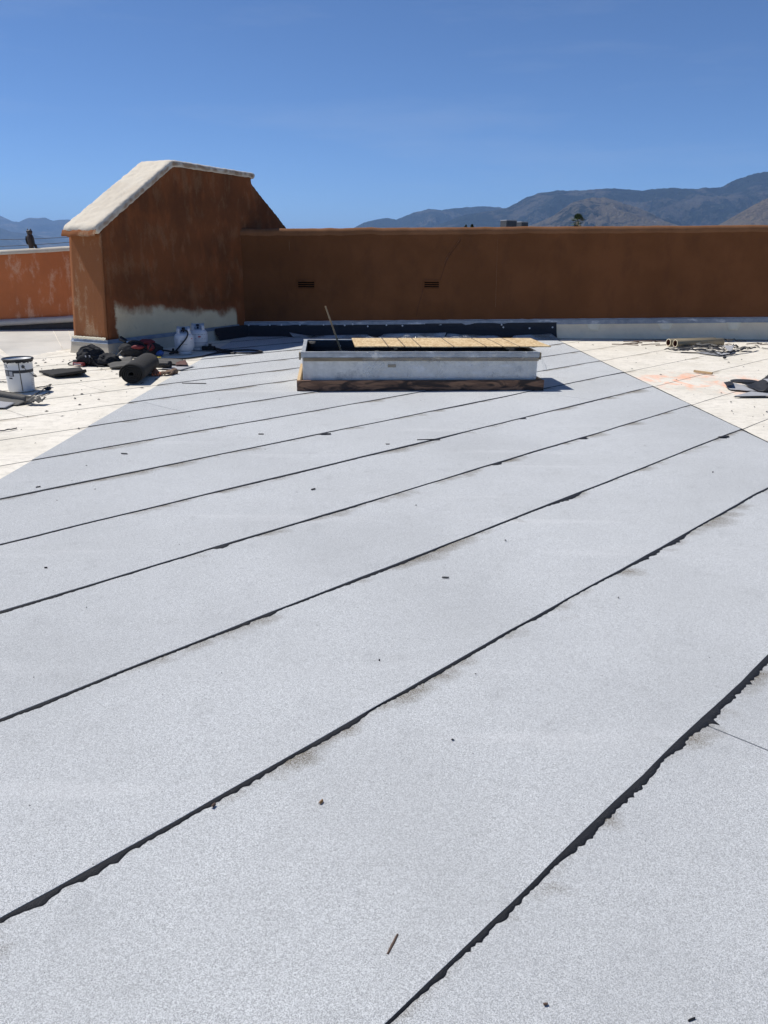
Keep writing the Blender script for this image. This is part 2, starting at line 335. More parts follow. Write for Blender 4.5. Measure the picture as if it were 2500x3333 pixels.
def thing(name, loc, rz=0, label=None, cat=None, group=None):
    o = bpy.data.objects.new(name, None); COL.objects.link(o); o.location = loc; o.rotation_euler = (0, 0, rz); o.empty_display_size = .2
    return tag(o, label, cat, group)
def struct(o): o['kind'] = 'structure'; return o
def bevel(o, w, seg=2):
    b = o.modifiers.new('bevel', 'BEVEL'); b.width = w; b.segments = seg; b.limit_method = 'ANGLE'; b.angle_limit = R(35); return o
def subd(o, n=1):
    b = o.modifiers.new('subd', 'SUBSURF'); b.levels = n; b.render_levels = n; return o
def solid(o, t, off=-1):
    b = o.modifiers.new('solid', 'SOLIDIFY'); b.thickness = t; b.offset = off; return o
def ns(x, y=0.0, z=0.0): return noise.noise(Vector((x, y, z)))
def arc(pts, n=8):
    """Catmull-Rom through points"""
    P = [Vector(p) for p in pts]; P = [P[0] * 2 - P[1]] + P + [P[-1] * 2 - P[-2]]; o = []
    for i in range(1, len(P) - 2):
        for k in range(n):
            t = k / n; a, b, c, d = P[i - 1], P[i], P[i + 1], P[i + 2]
            o.append(.5 * ((2 * b) + (c - a) * t + (2 * a - 5 * b + 4 * c - d) * t * t + (3 * b - a - 3 * c + d) * t ** 3))
    o.append(P[-2]); return o

# ------------------------------------------------------------------ valley floor and mountains
g = MB().grid(2, 2, lambda i, j: ((-70000, 70000)[i], (-40000, 70000)[j], -6.0)).build('ground', 'valley'); struct(g)
def rng(name, m, px, Y, toe, wid, seed, amp=.2, nu=420, nv=46, lam=900):
    pts = sorted((gy(x, y, Y).x, gy(x, y, Y).z) for x, y in px)
    def h(x):
        if x <= pts[0][0]: return pts[0][1]
        for (a, b), (c, d) in zip(pts, pts[1:]):
            if x <= c:
                t = (x - a) / (c - a); return b + (d - b) * t
        return pts[-1][1]
    x0, x1 = pts[0][0], pts[-1][0]; nb = 8
    def fn(i, j):
        x = x0 + (x1 - x0) * i / (nu - 1); hr = max(h(x) + 6, 2)
        hr *= 1 + .012 * noise.fractal(Vector((x / (lam * .12), seed, 0)), .6, 2, 5)
        if j < nv - nb:
            v = j / (nv - nb - 1); y = Y - toe * (1 - v)
            wx = x + lam * .5 * noise.fractal(Vector((x / lam / 2, y / lam / 2, seed)), .8, 2, 3)
            rid = noise.ridged_multi_fractal(Vector((wx / lam, y / (lam * 2.2), seed)), .85, 2.15, 7, 1.0, 2.0) / 2.2
            z = hr * (v ** .95) * (1 - amp * 2.0 * max(0, .75 - rid) * min(1, (1 - v) * 3.5))
            z = min(z, hr * (y / Y) * (.985 if v < .985 else 1))
        else:
            v = (j - (nv - nb - 1)) / nb; y = Y + wid * v; z = hr * (1 - v) ** 1.2
        return (x, y, max(z, 0) - 6.5)
    return struct(MB().grid(nu, nv, fn).build(name, m, smooth=True))
zR = lambda x, y: (1100 + x * .844, 500 + y * .844)
zL = lambda x, y: (x * .2034, 650 + y * .2034)
rng('hills', 'hill_back', [(1060, 770)] + [zR(*p) for p in ((20, 300), (65, 284), (100, 266), (130, 258), (190, 247), (225, 255), (260, 240), (290, 228), (350, 213), (400, 217), (440, 212), (480, 208), (560, 202), (640, 209), (760, 225), (900, 270))], 12500, 4200, 3000, 2.1, .45, 400, 60, 800)
rng('mountain_range', 'hill_back', [(1380, 750)] + [zR(*p) for p in ((380, 275), (420, 262), (480, 238), (560, 225), (640, 212), (690, 190), (725, 170), (760, 157), (800, 148), (850, 142), (960, 140), (1050, 135), (1120, 137), (1180, 142), (1230, 135), (1290, 132), (1380, 137), (1420, 130), (1475, 132), (1520, 105), (1570, 88), (1620, 75), (1659, 70))] + [(2580, 548), (2750, 540), (3000, 552), (3300, 545), (3900, 600)], 9500, 4300, 3500, 5.3, .5, 800, 90, 800)
rng('foothills', 'hill_front', [(1690, 750)] + [zR(*p) for p in ((740, 277), (790, 258), (830, 240), (870, 212), (900, 190), (960, 172), (1020, 168), (1060, 176), (1080, 185), (1150, 205), (1220, 235), (1260, 262))] + [(2250, 745)], 6400, 1700, 1500, 9.7, .5, 340, 60, 380)
rng('tan_hill', 'hill_tan', [(2290, 745)] + [zR(*p) for p in ((1480, 272), (1530, 240), (1590, 205), (1659, 170))] + [(2600, 600), (2800, 560), (3100, 610), (3500, 740)], 5200, 1500, 1500, 12.2, .5, 300, 60, 340)
rng('far_mountains', 'hill_far', [(-1500, 640), (-900, 690), (-500, 660), (-250, 672)] + [zL(*p) for p in ((0, 255), (100, 300), (200, 345), (310, 355), (380, 320), (460, 285), (600, 295), (720, 283), (850, 335), (950, 322), (1080, 315))] + [(330, 722), (600, 740), (900, 790)], 19500, 5500, 5000, 3.9, .45, 420, 60, 1500)
rng('lower_far_hills', 'hill_far', [(-900, 730), (-300, 715)] + [zL(*p) for p in ((0, 445), (130, 510), (250, 520), (420, 540), (560, 560), (700, 640), (900, 720))] + [(400, 800)], 13500, 2500, 3000, 8.1, .4, 240, 40, 900)

# ------------------------------------------------------------------ roof: deck, lapped diagonal cap sheets, black lap bleed
SA, CA = math.sin(R(44.118)), math.cos(R(44.118))
TB = math.tan(R(-.5637))
XL, XR = -2.768, 3.545
SEAM = {-1: -.846, 0: -1.737, 1: -2.639, 2: -3.529, 3: -4.426, 4: -5.301, 5: -6.176, 6: -7.059, 7: -7.936, 8: -8.773}
for k_ in range(9, 24): SEAM[k_] = SEAM[8] - .872 * (k_ - 8)
for k_ in range(-2, -14, -1): SEAM[k_] = SEAM[-1] + .89 * (-1 - k_)
def P(s, t, z): return Vector((s * CA + t * SA, -s * SA + t * CA, z))
def ST(v): return v.x * CA - v.y * SA, v.x * SA + v.y * CA
def wav(k_, t): return .014 * ns(t * .55, k_ * 5.3) + .008 * ns(t * 1.9, k_ * 3.1 + 40) + .003 * ns(t * 6, k_)
YB = 15.78
roof = MB().box((-1, 6, -3.008), (34, 26, 6)).build('roof', 'deck_tar'); struct(roof)
SHEETS = []
def trange(s, x0, x1, y0=-3.5, y1=YB):
    f = lambda X: (X - s * CA - s * SA * TB) / (SA - CA * TB)
    return max(f(x0), (y0 + s * SA) / CA), min(f(x1), (y1 + s * SA) / CA)
CC = (0, .035, .06, .15, .35, .6, .85, .97, 1.0)
def sheet(kf, x0, x1, m, dz, tlo=-99, thi=99, rise=.008):
    """sheet between far lap kf and near lap kf-1, clipped to x0..x1"""
    sf, sn = SEAM[kf], SEAM[kf - 1]; ts = []
    for c in CC:
        s = sf - .03 + (sn - sf + .03) * c; a, b = trange(s, x0, x1); a = max(a, tlo); b = min(b, thi); ts.append((a, max(a, b)))
    L = max(b - a for a, b in ts)
    if L < .05: return
    n = max(4, int(L / .09)); vs = []; fs = []; uv = []; nc = len(CC)
    for i in range(n + 1):
        for (a, b), c in zip(ts, CC):
            t = a + (b - a) * i / n; s = sf - .03 + (sn - sf + .03) * c
            s += wav(kf, t) * (1 - c) + wav(kf - 1, t) * c
            z = -.001 + rise * c + dz + (.0035 * ns(s * 1.7, t * 1.7, 3) * math.sin(math.pi * c)); vs.append(P(s, t, z)); uv.append((t, max(0, s - sf)))
    for i in range(n):
        for j in range(nc - 1): fs.append((i * nc + j, i * nc + j + 1, (i + 1) * nc + j + 1, (i + 1) * nc + j))
    top = len(vs)
    for i in range(n + 1):                                   # near lap edge
        v = vs[i * nc + nc - 1]; vs += [v.copy(), Vector((v.x, v.y, -.007))]; uv += [(0, 1), (0, 1)]
    for i in range(n): fs.append((top + 2 * i, top + 2 * i + 1, top + 2 * i + 3, top + 2 * i + 2))
    for i, e in ((0, 0), (n, 1)):                            # sheet ends
        o = len(vs)
        for j in range(nc):
            v = vs[i * nc + j]; vs += [v.copy(), Vector((v.x, v.y, -.007))]; uv += [(0, 1), (0, 1)]
        for j in range(nc - 1): fs.append((o + 2 * j, o + 2 * j + 2, o + 2 * j + 3, o + 2 * j + 1))
    mb = MB(); mb.add(vs, fs); o = mb.build('roofing_sheet', m, roof, True, uv); SHEETS.append(o)
    for p in o.data.polygons:
        if p.index >= n * (nc - 1): p.use_smooth = False
CUT = {-1: [2.52], 7: [4.235], 4: [8.045], 8: [2.97], 9: [4.258], 2: [10.2], 11: [7.6], 13: [8.4]}
for kf in range(-7, 23):
    cuts = CUT.get(kf, [])
    ed = [-99] + cuts + [99]
    for a, b in zip(ed, ed[1:]):
        lo, hi = (a + .0035 if a > -90 else a), (b - .0035 if b < 90 else b)
        sheet(kf, XL + .001, XR, 'grey_cap', .002 * (kf % 2) * 0, lo, hi)
        if kf > 3: sheet(kf, -10.5, XL, 'white_coat', 0, lo, hi, .0035)
        if kf < 15: sheet(kf, XR + .0, 15.5, 'white_coat', -.0035, lo, hi, .0035)
BLOB = {}
WID = {-1: ((1265, 3333, .005), (1499, 3110, .012), (1600, 3010, .016), (1700, 2910, .012), (1792, 2816, .014), (1900, 2705, .028), (2000, 2600, .026), (2116, 2500, .022), (2160, 2465, .014), (2200, 2425, .036), (2240, 2390, .022), (2300, 2330, .044), (2330, 2290, .028), (2400, 2230, .030), (2500, 2130, .030)),
       0: ((0, 2990, .010), (130, 2925, .030), (200, 2890, .013), (318, 2832, .036), (350, 2812, .018), (372, 2798, .030), (410, 2775, .014), (600, 2660, .014), (800, 2550, .017), (860, 2520, .018), (940, 2470, .010), (1060, 2410, .018), (1150, 2350, .020), (1210, 2300, .004), (1300, 2260, .012), (1450, 2170, .016), (1600, 2090, .012), (1700, 2030, .008), (1747, 2000, .018), (1850, 1945, .006), (2003, 1863, .012), (2120, 1800, .030), (2150, 1782, .016), (2192, 1758, .036), (2250, 1725, .008), (2380, 1655, .014), (2500, 1593, .014)),
       1: ((0, 2342, .014), (150, 2285, .016), (300, 2225, .010), (500, 2140, .008), (700, 2075, .010), (800, 2034, .022), (830, 2022, .010), (875, 2002, .028), (910, 1985, .006), (1000, 1950, .010), (1150, 1888, .020), (1300, 1825, .022), (1400, 1785, .012), (1480, 1755, .004), (1600, 1710, .012), (1750, 1650, .014), (1850, 1612, .052), (1880, 1597, .012), (2000, 1550, .012), (2150, 1495, .008), (2300, 1440, .012))}
WID = {k_: sorted((ST(gz(x, y))[1], w) for x, y, w in v) for k_, v in WID.items()}
def widp(k_, t):
    v = WID[k_]
    if t <= v[0][0]: return v[0][1]
    for (a, b), (c, d) in zip(v, v[1:]):
        if t <= c: u = (t - a) / (c - a); u = u * u * (3 - 2 * u); return b + (d - b) * u
    return .010
for k_, x, y, a, w in ((-1, 2306, 2345, .030, .012), (2, 1885, 1424, .050, .06), (2, 1610, 1508, .035, .06), (2, 715, 1778, .03, .05), (3, 1695, 1361, .045, .05), (4, 1060, 1415, .03, .05), (1, 2355, 1425, .05, .05)):
    BLOB.setdefault(k_, []).append((ST(gz(x, y))[1], a, w))
def bead(kk, x0, x1, m, wmul, dz, hs=1.0):
    s = SEAM[kk]; a, b = trange(s, x0, x1)
    if b - a < .2: return
    y = -s * SA + .5 * (a + b) * CA; st = .010 if y < 5.5 else .02 if y < 9 else .035; n = int((b - a) / st); bl = BLOB.get(kk, []) if wmul > .8 else []; rows = []
    for i in range(n + 1):
        t = a + (b - a) * i / n
        w = .004 + .017 * max(0, ns(t * .8, kk * 9.1) + .38) + .010 * max(0, ns(t * 4, kk * 2.7)) + .010 * max(0, ns(t * 13, kk) - .05) + .007 * abs(ns(t * 37, kk)) + .005 * abs(ns(t * 90, kk + .5))
        w *= wmul * (.22 + 1.15 * max(0, min(1, .5 + 1.3 * ns(t * 1.15, kk * 4.4 + 11))))
        if kk in WID and wmul > .8: w = widp(kk, t) * (.80 + .5 * abs(ns(t * 21, kk)) + .35 * ns(t * 48, kk + .3)) + .005 * ns(t * 95, kk + 5) + .006 * max(0, ns(t * 30, kk + 8))
        w = max(w, .0025)
        for c, am, ww in bl: w += am * max(0, 1 - ((t - c) / ww) ** 2) ** .8 * (1 + .5 * ns(t * 60, kk))
        e = s + wav(kk, t); iz = -.001 + dz; hz = min(.0045, .0015 + w * .16)
        rows.append([P(e - .012, t, iz + .002 * hs), P(e + .0012, t, iz + .0062 * hs), P(e + w * .55 + .001, t, iz + hz * hs + .0012), P(e + w, t, iz + .0012), P(e + w + .0015, t, iz - .002)])
    o = MB().grid(n + 1, 5, lambda i, j: rows[i][j]).build('lap_bleed', m, roof, True)
for kk in range(-6, 19): bead(kk, XL + .002, XR, 'bitumen', 1.0 if kk < 2 else .85 if kk < 3 else .82 if kk < 5 else .4, 0)
for kk in range(4, 17): bead(kk, -9, XL, 'white_lap', .22, 0, .5)
for kk in range(-5, 11): bead(kk, XR, 14, 'white_lap', .28 if kk > 2 else .5, -.0035, .5)
rows = []                                                    # ragged dark line along the right edge of the grey field
for i in range(900):
    y = 1.5 + i * .0158; x = XR + y * TB; w = .006 + .012 * max(0, ns(y * 1.7, 71)) + .010 * abs(ns(y * 9, 33)); rows.append([(x - .004, y, .004), (x + .003, y, .0078), (x + w, y, .0062), (x + w + .002, y, -.004)])
MB().grid(900, 4, lambda i, j: rows[i][j]).build('edge_bleed', 'bitumen', roof, True)

# the coated area left of the tower rises gently to the low parapet
FOLD = [((-8.2, 1.0), (-22, 15.9)), ((-6.9, 5.6), (-14, 15.9)), ((-5.60, 11.7), (-8.3, 15.9)), ((-5.36, 12.9), (-6.8, 15.9)), ((-5.255, 13.28), (-6.3, 15.9)), ((-4.95, 13.5), (-3.8, 15.9))]
def cantp(a, b, up=0.0):
    a *= len(FOLD) - 1; i = min(int(a), len(FOLD) - 2); t = a - i; f = Vector(FOLD[i][0]).lerp(Vector(FOLD[i + 1][0]), t); w = Vector(FOLD[i][1]).lerp(Vector(FOLD[i + 1][1]), t); p = f.lerp(w, b)
    zf = .035 + .045 * max(0, min(1, (w.x + 8.3) / 2)); return Vector((p.x, p.y, .009 + zf * b + .006 * ns(p.x * 2, p.y * 2, 9) * math.sin(math.pi * b) + up))
c = MB().grid(61, 14, lambda i, j: cantp(i / 60, j / 13)).build('cant_slope', 'cant_coat', roof, True)
for a in (2 / 5, 3.1 / 5, 3.75 / 5):
    MB().grid(12, 3, lambda i, j: cantp(a + (j - 1) * .0032 + .0015 * ns(i * .7, a), i / 11, .004 if j == 1 else .0005)).build('joint_tape', 'white_coat', roof, True)
# heavy recoat lumps at the foot of the fold
MB().grid(60, 6, lambda i, j: (lambda p: (p.x + .10 - j * .055 - .05 * ns(i * .4, j), p.y, .013 + .006 * ns(i * .6, j * .7, 4) if 0 < j < 5 else .002))(cantp(.36 + .42 * i / 59, 0))).build('recoat_strip', 'white_coat', roof, True)

# ------------------------------------------------------------------ back parapet
WA = R(1.4); WO = Vector((-3.2, 15.76, 0)); WX = Vector((math.cos(WA), math.sin(WA), 0)); WN = Vector((-math.sin(WA), math.cos(WA), 0))
def onwall(x, y, off=0.0):
    d = ray(x, y); c = Vector((0, 0, CAMH)); t = ((WO + WN * off) - c).dot(WN) / d.dot(WN); p = c + d * t; return (p - WO).dot(WX), p.z
wl = thing('parapet_wall', WO, WA, 'long dark brown stucco parapet wall with rounded top and two louvred vents', 'wall')
zt0, zt1 = onwall(775, 742)[1], onwall(2500, 730)[1]; xt0, xt1 = onwall(775, 742)[0], onwall(2500, 730)[0]
def wtop(x): return zt0 + (zt1 - zt0) * (x - xt0) / (xt1 - xt0)
def sect(x):
    h = wtop(x) - .012; wob = .020 * ns(x * 1.6, 5) + .014 * ns(x * 5, 9); r = .085 + .012 * ns(x * 1.1, 3)
    pts = [(.0, 0), (.0, h * .5), (.004 * ns(x, 7), h - .24)]
    pts += [(-.022 * (1 + .6 * ns(x * 3, 2)), h - .13 + wob)]
    for a in range(0, 91, 15): pts.append((-.028 + r * (1 - math.cos(R(a))), h - r + r * math.sin(R(a)) + wob * .6))
    for a in range(90, -1, -30): pts.append((.30 + .03 - r * (1 - math.cos(R(a))), h - r + r * math.sin(R(a))))
    pts += [(.30, h - .2), (.30, 0)]; return pts
NX = 260; XS = [-.6 + 19 * i / (NX - 1) for i in range(NX)]; SEC = [sect(x) for x in XS]; ni = len(SEC[0])
NF = 3
MB().grid(NX, NF + 1, lambda i, j: (XS[i], SEC[i][j][0], SEC[i][j][1])).build('wall_face', 'stucco_wall', wl, True)
MB().grid(NX, ni - NF, lambda i, j: (XS[i], SEC[i][j + NF][0], SEC[i][j + NF][1])).build('rounded_top', 'bullnose_sunlit', wl, True)
for x0, y0, x1, y1 in ((968, 912, 1026, 941), (1378, 912, 1432, 941)):
    a, zb = onwall(x0, y1); b, zt = onwall(x1, y0); v = MB()
    v.box(((a + b) / 2, -.005, zt - .008), (b - a, .022, .018)).box(((a + b) / 2, -.005, zb + .008), (b - a, .022, .018)).box((a + .009, -.005, (zt + zb) / 2), (.018, .022, zt - zb - .034)).box((b - .009, -.005, (zt + zb) / 2), (.018, .022, zt - zb - .034))
    vo = v.build('vent', 'stucco_wall', wl); MB().box(((a + b) / 2, -.0015, (zt + zb) / 2), (b - a - .036, .002, zt - zb - .036)).build('vent_shadow_plate', 'slot_shade', vo)  # black plate paints the shade inside the vent slots
    for q in range(4):
        z = zb + .030 + (zt - zb - .05) * q / 3.2; MB().box(((a + b) / 2, -.012, z), (b - a - .04, .003, .013), Matrix.Rotation(R(20), 3, 'X')).build('slat', 'stucco_wall', vo)
def wline(name, pts, w, m, off=-.006):
    q = arc([(*onwall(*p), 0) for p in pts], 6); rows = []
    for i, p in enumerate(q):
        d = w * (.5 + .8 * abs(ns(i * .45, pts[0][0]))); jx = .006 * ns(i * .6, pts[0][1]); rows.append([(p.x - d + jx, .001, p.y), (p.x + jx, off, p.y), (p.x + d + jx, .001, p.y)])
    MB().grid(len(q), 3, lambda i, j: rows[i][j]).build(name, m, wl, True)
wline('wall_crack', [(1507, 765), (1495, 790), (1465, 830), (1450, 860), (1440, 890), (1433, 911)], .007, 'crack_dark')
wline('wall_crack', [(1503, 762), (1491, 788), (1461, 828), (1446, 858)], .004, 'crack_pale', -.0085)
wline('wall_crack', [(1377, 942), (1368, 975), (1361, 1000), (1355, 1030)], .007, 'crack_dark')
wline('drip_streak', [(1621, 750), (1619, 800), (1617, 860), (1615, 930), (1613, 1000)], .0035, 'crack_pale')
wline('drip_streak', [(940, 750), (941, 780), (942, 815)], .0035, 'crack_pale')
# counterflashing: overlapping metal lengths, black upstand on the left, coated upstand on the right
fz0, fz1 = onwall(1500, 1043)[1], onwall(2500, 1034)[1]; fx0, fx1 = onwall(1500, 1043)[0], onwall(2500, 1034)[0]
def fz(x): return fz0 + (fz1 - fz0) * (x - fx0) / (fx1 - fx0)
ed = [.12, 2.2, onwall(1375, 1050)[0], 6.9, 9.2, 12.1, 15.0, 18.2]
for q, (a, b) in enumerate(zip(ed, ed[1:])):
    h = .062 if q < 2 else .088; dy = .004 * (q % 2)
    rows = [[(x, -.004, fz(x) + .004), (x, -.030 - dy, fz(x) - .004), (x, -.036 - dy, fz(x) - h), (x, -.030 - dy, fz(x) - h - .004)] for x in (a, b + .05)]
    solid(MB().grid(2, 4, lambda i, j: rows[i][j]).build('flashing', 'flashing_metal', wl), .003)
MB().grid(140, 3, lambda i, j: (lambda x: (x, (-.001, -.016, -.022)[j], fz(x) + (.016 + .008 * ns(x * 7), .012 + .004 * ns(x * 9), .003)[j]))(.2 + 17 * i / 139)).build('sealant_line', 'sealant', wl, True)
xb = onwall(1805, 1080)[0]
def curb(x, f, lo=.13): return (x, -.026 - (lo - .026) * f ** 1.5, (fz(x) - .055) * (1 - f) + .004)
MB().grid(90, 9, lambda i, j: (lambda x: curb(x, j / 8, .15 + .01 * ns(x * 2, 8)))(xb + .02 + (18 - xb) * i / 89)).build('base_upstand', 'base_membrane', wl, True)
MB().grid(80, 9, lambda i, j: (lambda x: (lambda p: (p[0], p[1] - .008 + .010 * ns(x * 3, j * .5), p[2]))(curb(x, j / 8, .17)))(.05 + (xb - .03) * i / 79)).build('black_upstand', 'black_membrane', wl, True)
for px in (1930, 2164, 2385):
    a = onwall(px, 1060)[0]; rows = [[(lambda p: (p[0] + .03 * ns(j * .9, px, i), p[1] - .006, p[2]))(curb(a + (-.16 + .32 * i / 3) * (1 - .35 * j / 5), .04 + .46 * j / 5, .15)) for j in range(6)] for i in range(4)]
    solid(MB().grid(4, 6, lambda i, j: rows[i][j]).build('patch', 'pale_patch', wl, True), .004)
for px, py in ((809, 1053), (878, 1057), (916, 1056), (976, 1057), (1053, 1057), (1122, 1059), (1148, 1047), (1197, 1062), (1258, 1058), (1310, 1060), (1633, 1057), (1638, 1065), (1723, 1068), (1798, 1065)):
    a, z = onwall(px, py, -.05); f = max(0, min(1, 1 - (z - .004) / (fz(a) - .055))); p = curb(a, f, .17)
    MB().lathe([(0, -.008), (.0175, -.008), (.0175, .003), (.012, .006), (0, .007)], 12).build('nail_cap', 'nail_cap', wl).matrix_local = Matrix.Translation((p[0], p[1] - .014, p[2])) @ Matrix.Rotation(R(80), 4, 'X')
# turned-up ends of the grey cap sheets leaning on the black upstand (zoomed corner points, bottom on the roof)
zS = lambda x, y: (900 + x * .6028, 950 + y * .6028)
for pts in (((75, 217), (208, 236), (150, 268), (105, 262)), ((212, 233), (490, 226), (530, 262), (190, 262)), ((580, 223), (912, 217), (890, 262), (530, 264)), ((918, 222), (1185, 234), (1225, 262), (893, 262)), ((1275, 232), (1470, 222), (1512, 260), (1238, 262))):
    q = [onwall(*zS(*p)) for p in pts]; n = 10
    def fl(i, j):
        u = i / n; v = j / 5; tp = Vector(q[0]).lerp(Vector(q[1]), u); bt = Vector(q[3]).lerp(Vector(q[2]), u); x = bt.x + (tp.x - bt.x) * v
        z = max(.012, tp.y) * v; yy = -.40 + .21 * v ** .8
        return (x, yy + .012 * ns(x * 4, v * 2), .008 + z * v ** .35 + .010 * ns(x * 5, 7) * v)
    solid(MB().grid(n + 1, 6, fl).build('sheet_flap', 'grey_cap', wl, True), .004)

# ------------------------------------------------------------------ tower
TC = Vector((-4.449, 12.507, 0)); TA = math.atan2(15.7 - 12.507, -2.85 + 4.449); TW = .74
tw = thing('chimney_tower', TC, TA, 'rust brown stucco tower with sloped white painted cap and bare pale base', 'tower')
prof = [(0, -.05), (.10, 1.92), (1.84, 2.985), (4.08, 2.985), (4.07, 2.87), (5.27, 2.08), (5.95, 1.55), (5.95, -.05)]
def rem(o, vox, amp, sc, it=7):
    m = o.modifiers.new('remesh', 'REMESH'); m.mode = 'VOXEL'; m.voxel_size = vox; m.use_smooth_shade = True
    s = o.modifiers.new('smooth', 'SMOOTH'); s.factor = .5; s.iterations = it
    t = bpy.data.textures.new(o.name, 'CLOUDS'); t.noise_scale = sc; t.noise_depth = 3; d = o.modifiers.new('rough', 'DISPLACE'); d.texture = t; d.strength = amp; d.texture_coords = 'LOCAL'; d.mid_level = .5
    return o
mb = MB(); n = len(prof)
mb.add([(t, .0, z) for t, z in prof] + [(t, TW - .035 * max(0, z), z) for t, z in prof], [tuple(range(n)), tuple(reversed(range(n, 2 * n)))] + [(i, (i + 1) % n, n + (i + 1) % n, n + i) for i in range(n)])
rem(mb.build('tower_body', 'stucco_tower', tw), .035, .02, .25)
# paler end wall: grazing sun put into the colour, with lighter paint streaks
fr = MB().grid(30, 14, lambda i, j: (lambda z, f: (.10 * z / 1.92 - .014 + .004 * ns(z * 3, f * 4), -.004 + (TW - .035 * z + .008) * f, z))(.2 + 1.66 * i / 29, j / 13)).build('end_wall_sunlit', 'stucco_tower_front', tw, True); solid(fr, .012, -1)
# cap: front lip, slope, flat top
cp = [(.02, 1.83), (-.03, 1.89), (-.015, 1.955), (1.83, 3.065), (4.19, 3.055), (4.21, 3.01), (4.16, 2.93), (4.08, 2.95), (1.87, 2.95), (.10, 1.88), (.08, 1.84)]
n = len(cp); mb = MB(); mb.add([(t, -.022, z) for t, z in cp] + [(t, TW - .035, z) for t, z in cp], [tuple(range(n)), tuple(reversed(range(n, 2 * n)))] + [(i, (i + 1) % n, n + (i + 1) % n, n + i) for i in range(n)])
rem(mb.build('cap', 'tower_cap', tw), .024, .024, .10, 16)
# brown colour coat lapping over the front lip of the cap
MB().grid(26, 7, lambda i, j: (lambda f, a: (-.030 + .018 * math.cos(a) - .012 * math.sin(a) + .008 * ns(f * 9, j * .6), -.018 + (TW - .02) * f, 1.875 + .05 * math.cos(a) - .02 + .025 * ns(f * 7, 3)))(i / 25, math.pi * j / 6)).build('lip_coat', 'stucco_tower_front', tw, True)
# base: coated upstand and metal flashing round the two visible faces
def tbase(name, m, z0, z1, o0, o1, t1, zs=0.0, th=.004):
    path = [(.02, TW + .3, -1), (.0, TW, -1), (0, 0, 0), (t1, 0, 1)]
    rows = []
    for (t, y, k_) in ((.9, TW, 'b'), (0, TW, 'c'), (0, 0, 'd'), (t1, 0, 'e')):
        for_z = []
        for q in range(5):
            f = q / 4; z = z0 + (z1 + zs * t - z0) * f; o = o0 + (o1 - o0) * f ** .7
            if k_ == 'b': p = (t, y + o, z)
            elif k_ == 'c': p = (t - o, y + o, z)
            elif k_ == 'd': p = (t - o, y - o, z)
            else: p = (t, y - o, z)
            for_z.append(p)
        rows.append(for_z)
    return solid(MB().grid(4, 5, lambda i, j: rows[i][j]).build(name, m, tw), th)
tbase('base_upstand', 'tower_base', .0, .19, .06, .035, 3.0)
tbase('flashing', 'flashing_metal', .185, .245, .045, .022, 3.42)
MB().grid(40, 3, lambda i, j: (-.03 - .012 * math.sin(math.pi * j / 2), TW * i / 39, .24 + .02 * j + .012 * ns(i * .5, j))).build('flashing_plaster', 'pale_patch', tw, True)
MB().grid(24, 7, lambda i, j: (2.62 + 1.0 * i / 23 - .10 * ns(j * .8, 4) * (1 - i / 23), -.045 - .12 * (1 - j / 6) ** 1.5 - .006 * ns(i * .5, j), .006 + .215 * j / 6)).build('black_upstand', 'black_membrane', tw, True)

# ------------------------------------------------------------------ low parapet on the left
lw = thing('parapet_wall', (-6.5, 16, 0), 0, 'low faded orange stucco parapet with white coping and grey ledge, owl on top', 'wall')
def lz(x0, z0, x1, z1): return lambda x: z0 + (z1 - z0) * (x - 6.5 - x0) / (x1 - x0)
ltop = lz(-7.634, 1.555, -6.319, 1.635); lled = lz(-7.832, .254, -6.354, .345)
LX = [-14 + 17.2 * i / 90 for i in range(91)]
LX = [x for x in LX if x < 3.0]; LN = len(LX)
MB().grid(LN, 4, lambda i, j: (LX[i], .006 * ns(LX[i] * 2, j), (0, lled(LX[i]), .9, ltop(LX[i]))[j])).build('wall_face', 'stucco_left', lw, True)
MB().grid(LN, 3, lambda i, j: (LX[i], .30, (0, .9, ltop(LX[i]))[j])).build('wall_back', 'stucco_left', lw)
cpn = [(-.03, -.055), (-.042, -.02), (-.03, .02), (.02, .035), (.28, .035), (.33, .0), (.32, -.05)]
MB().grid(LN, len(cpn), lambda i, j: (LX[i], cpn[j][0] + .006 * ns(LX[i] * 5, j), ltop(LX[i]) + cpn[j][1] + .008 * ns(LX[i] * 4, j * .4))).build('coping', 'cap_white', lw, True)
ldn = [(.0, .0), (-.07, -.005), (-.13, -.03), (-.15, -.065), (-.14, -.105), (-.10, -.125), (.0, -.125)]
MB().grid(LN, len(ldn), lambda i, j: (LX[i], ldn[j][0] + .012 * ns(LX[i] * 2.5, j), lled(LX[i]) + ldn[j][1] + .010 * ns(LX[i] * 3, j * .7))).build('ledge', 'ledge_grey', lw, True)
MB().grid(LN, 3, lambda i, j: (LX[i], -.03 - .012 * j + .006 * ns(LX[i] * 6, j), lled(LX[i]) - .12 - (0, .05, max(.06, lled(LX[i]) - .14))[j])).build('ledge_shade_band', 'ledge_shade_dark', lw, True)  # dark strip that paints the shadow under the ledge

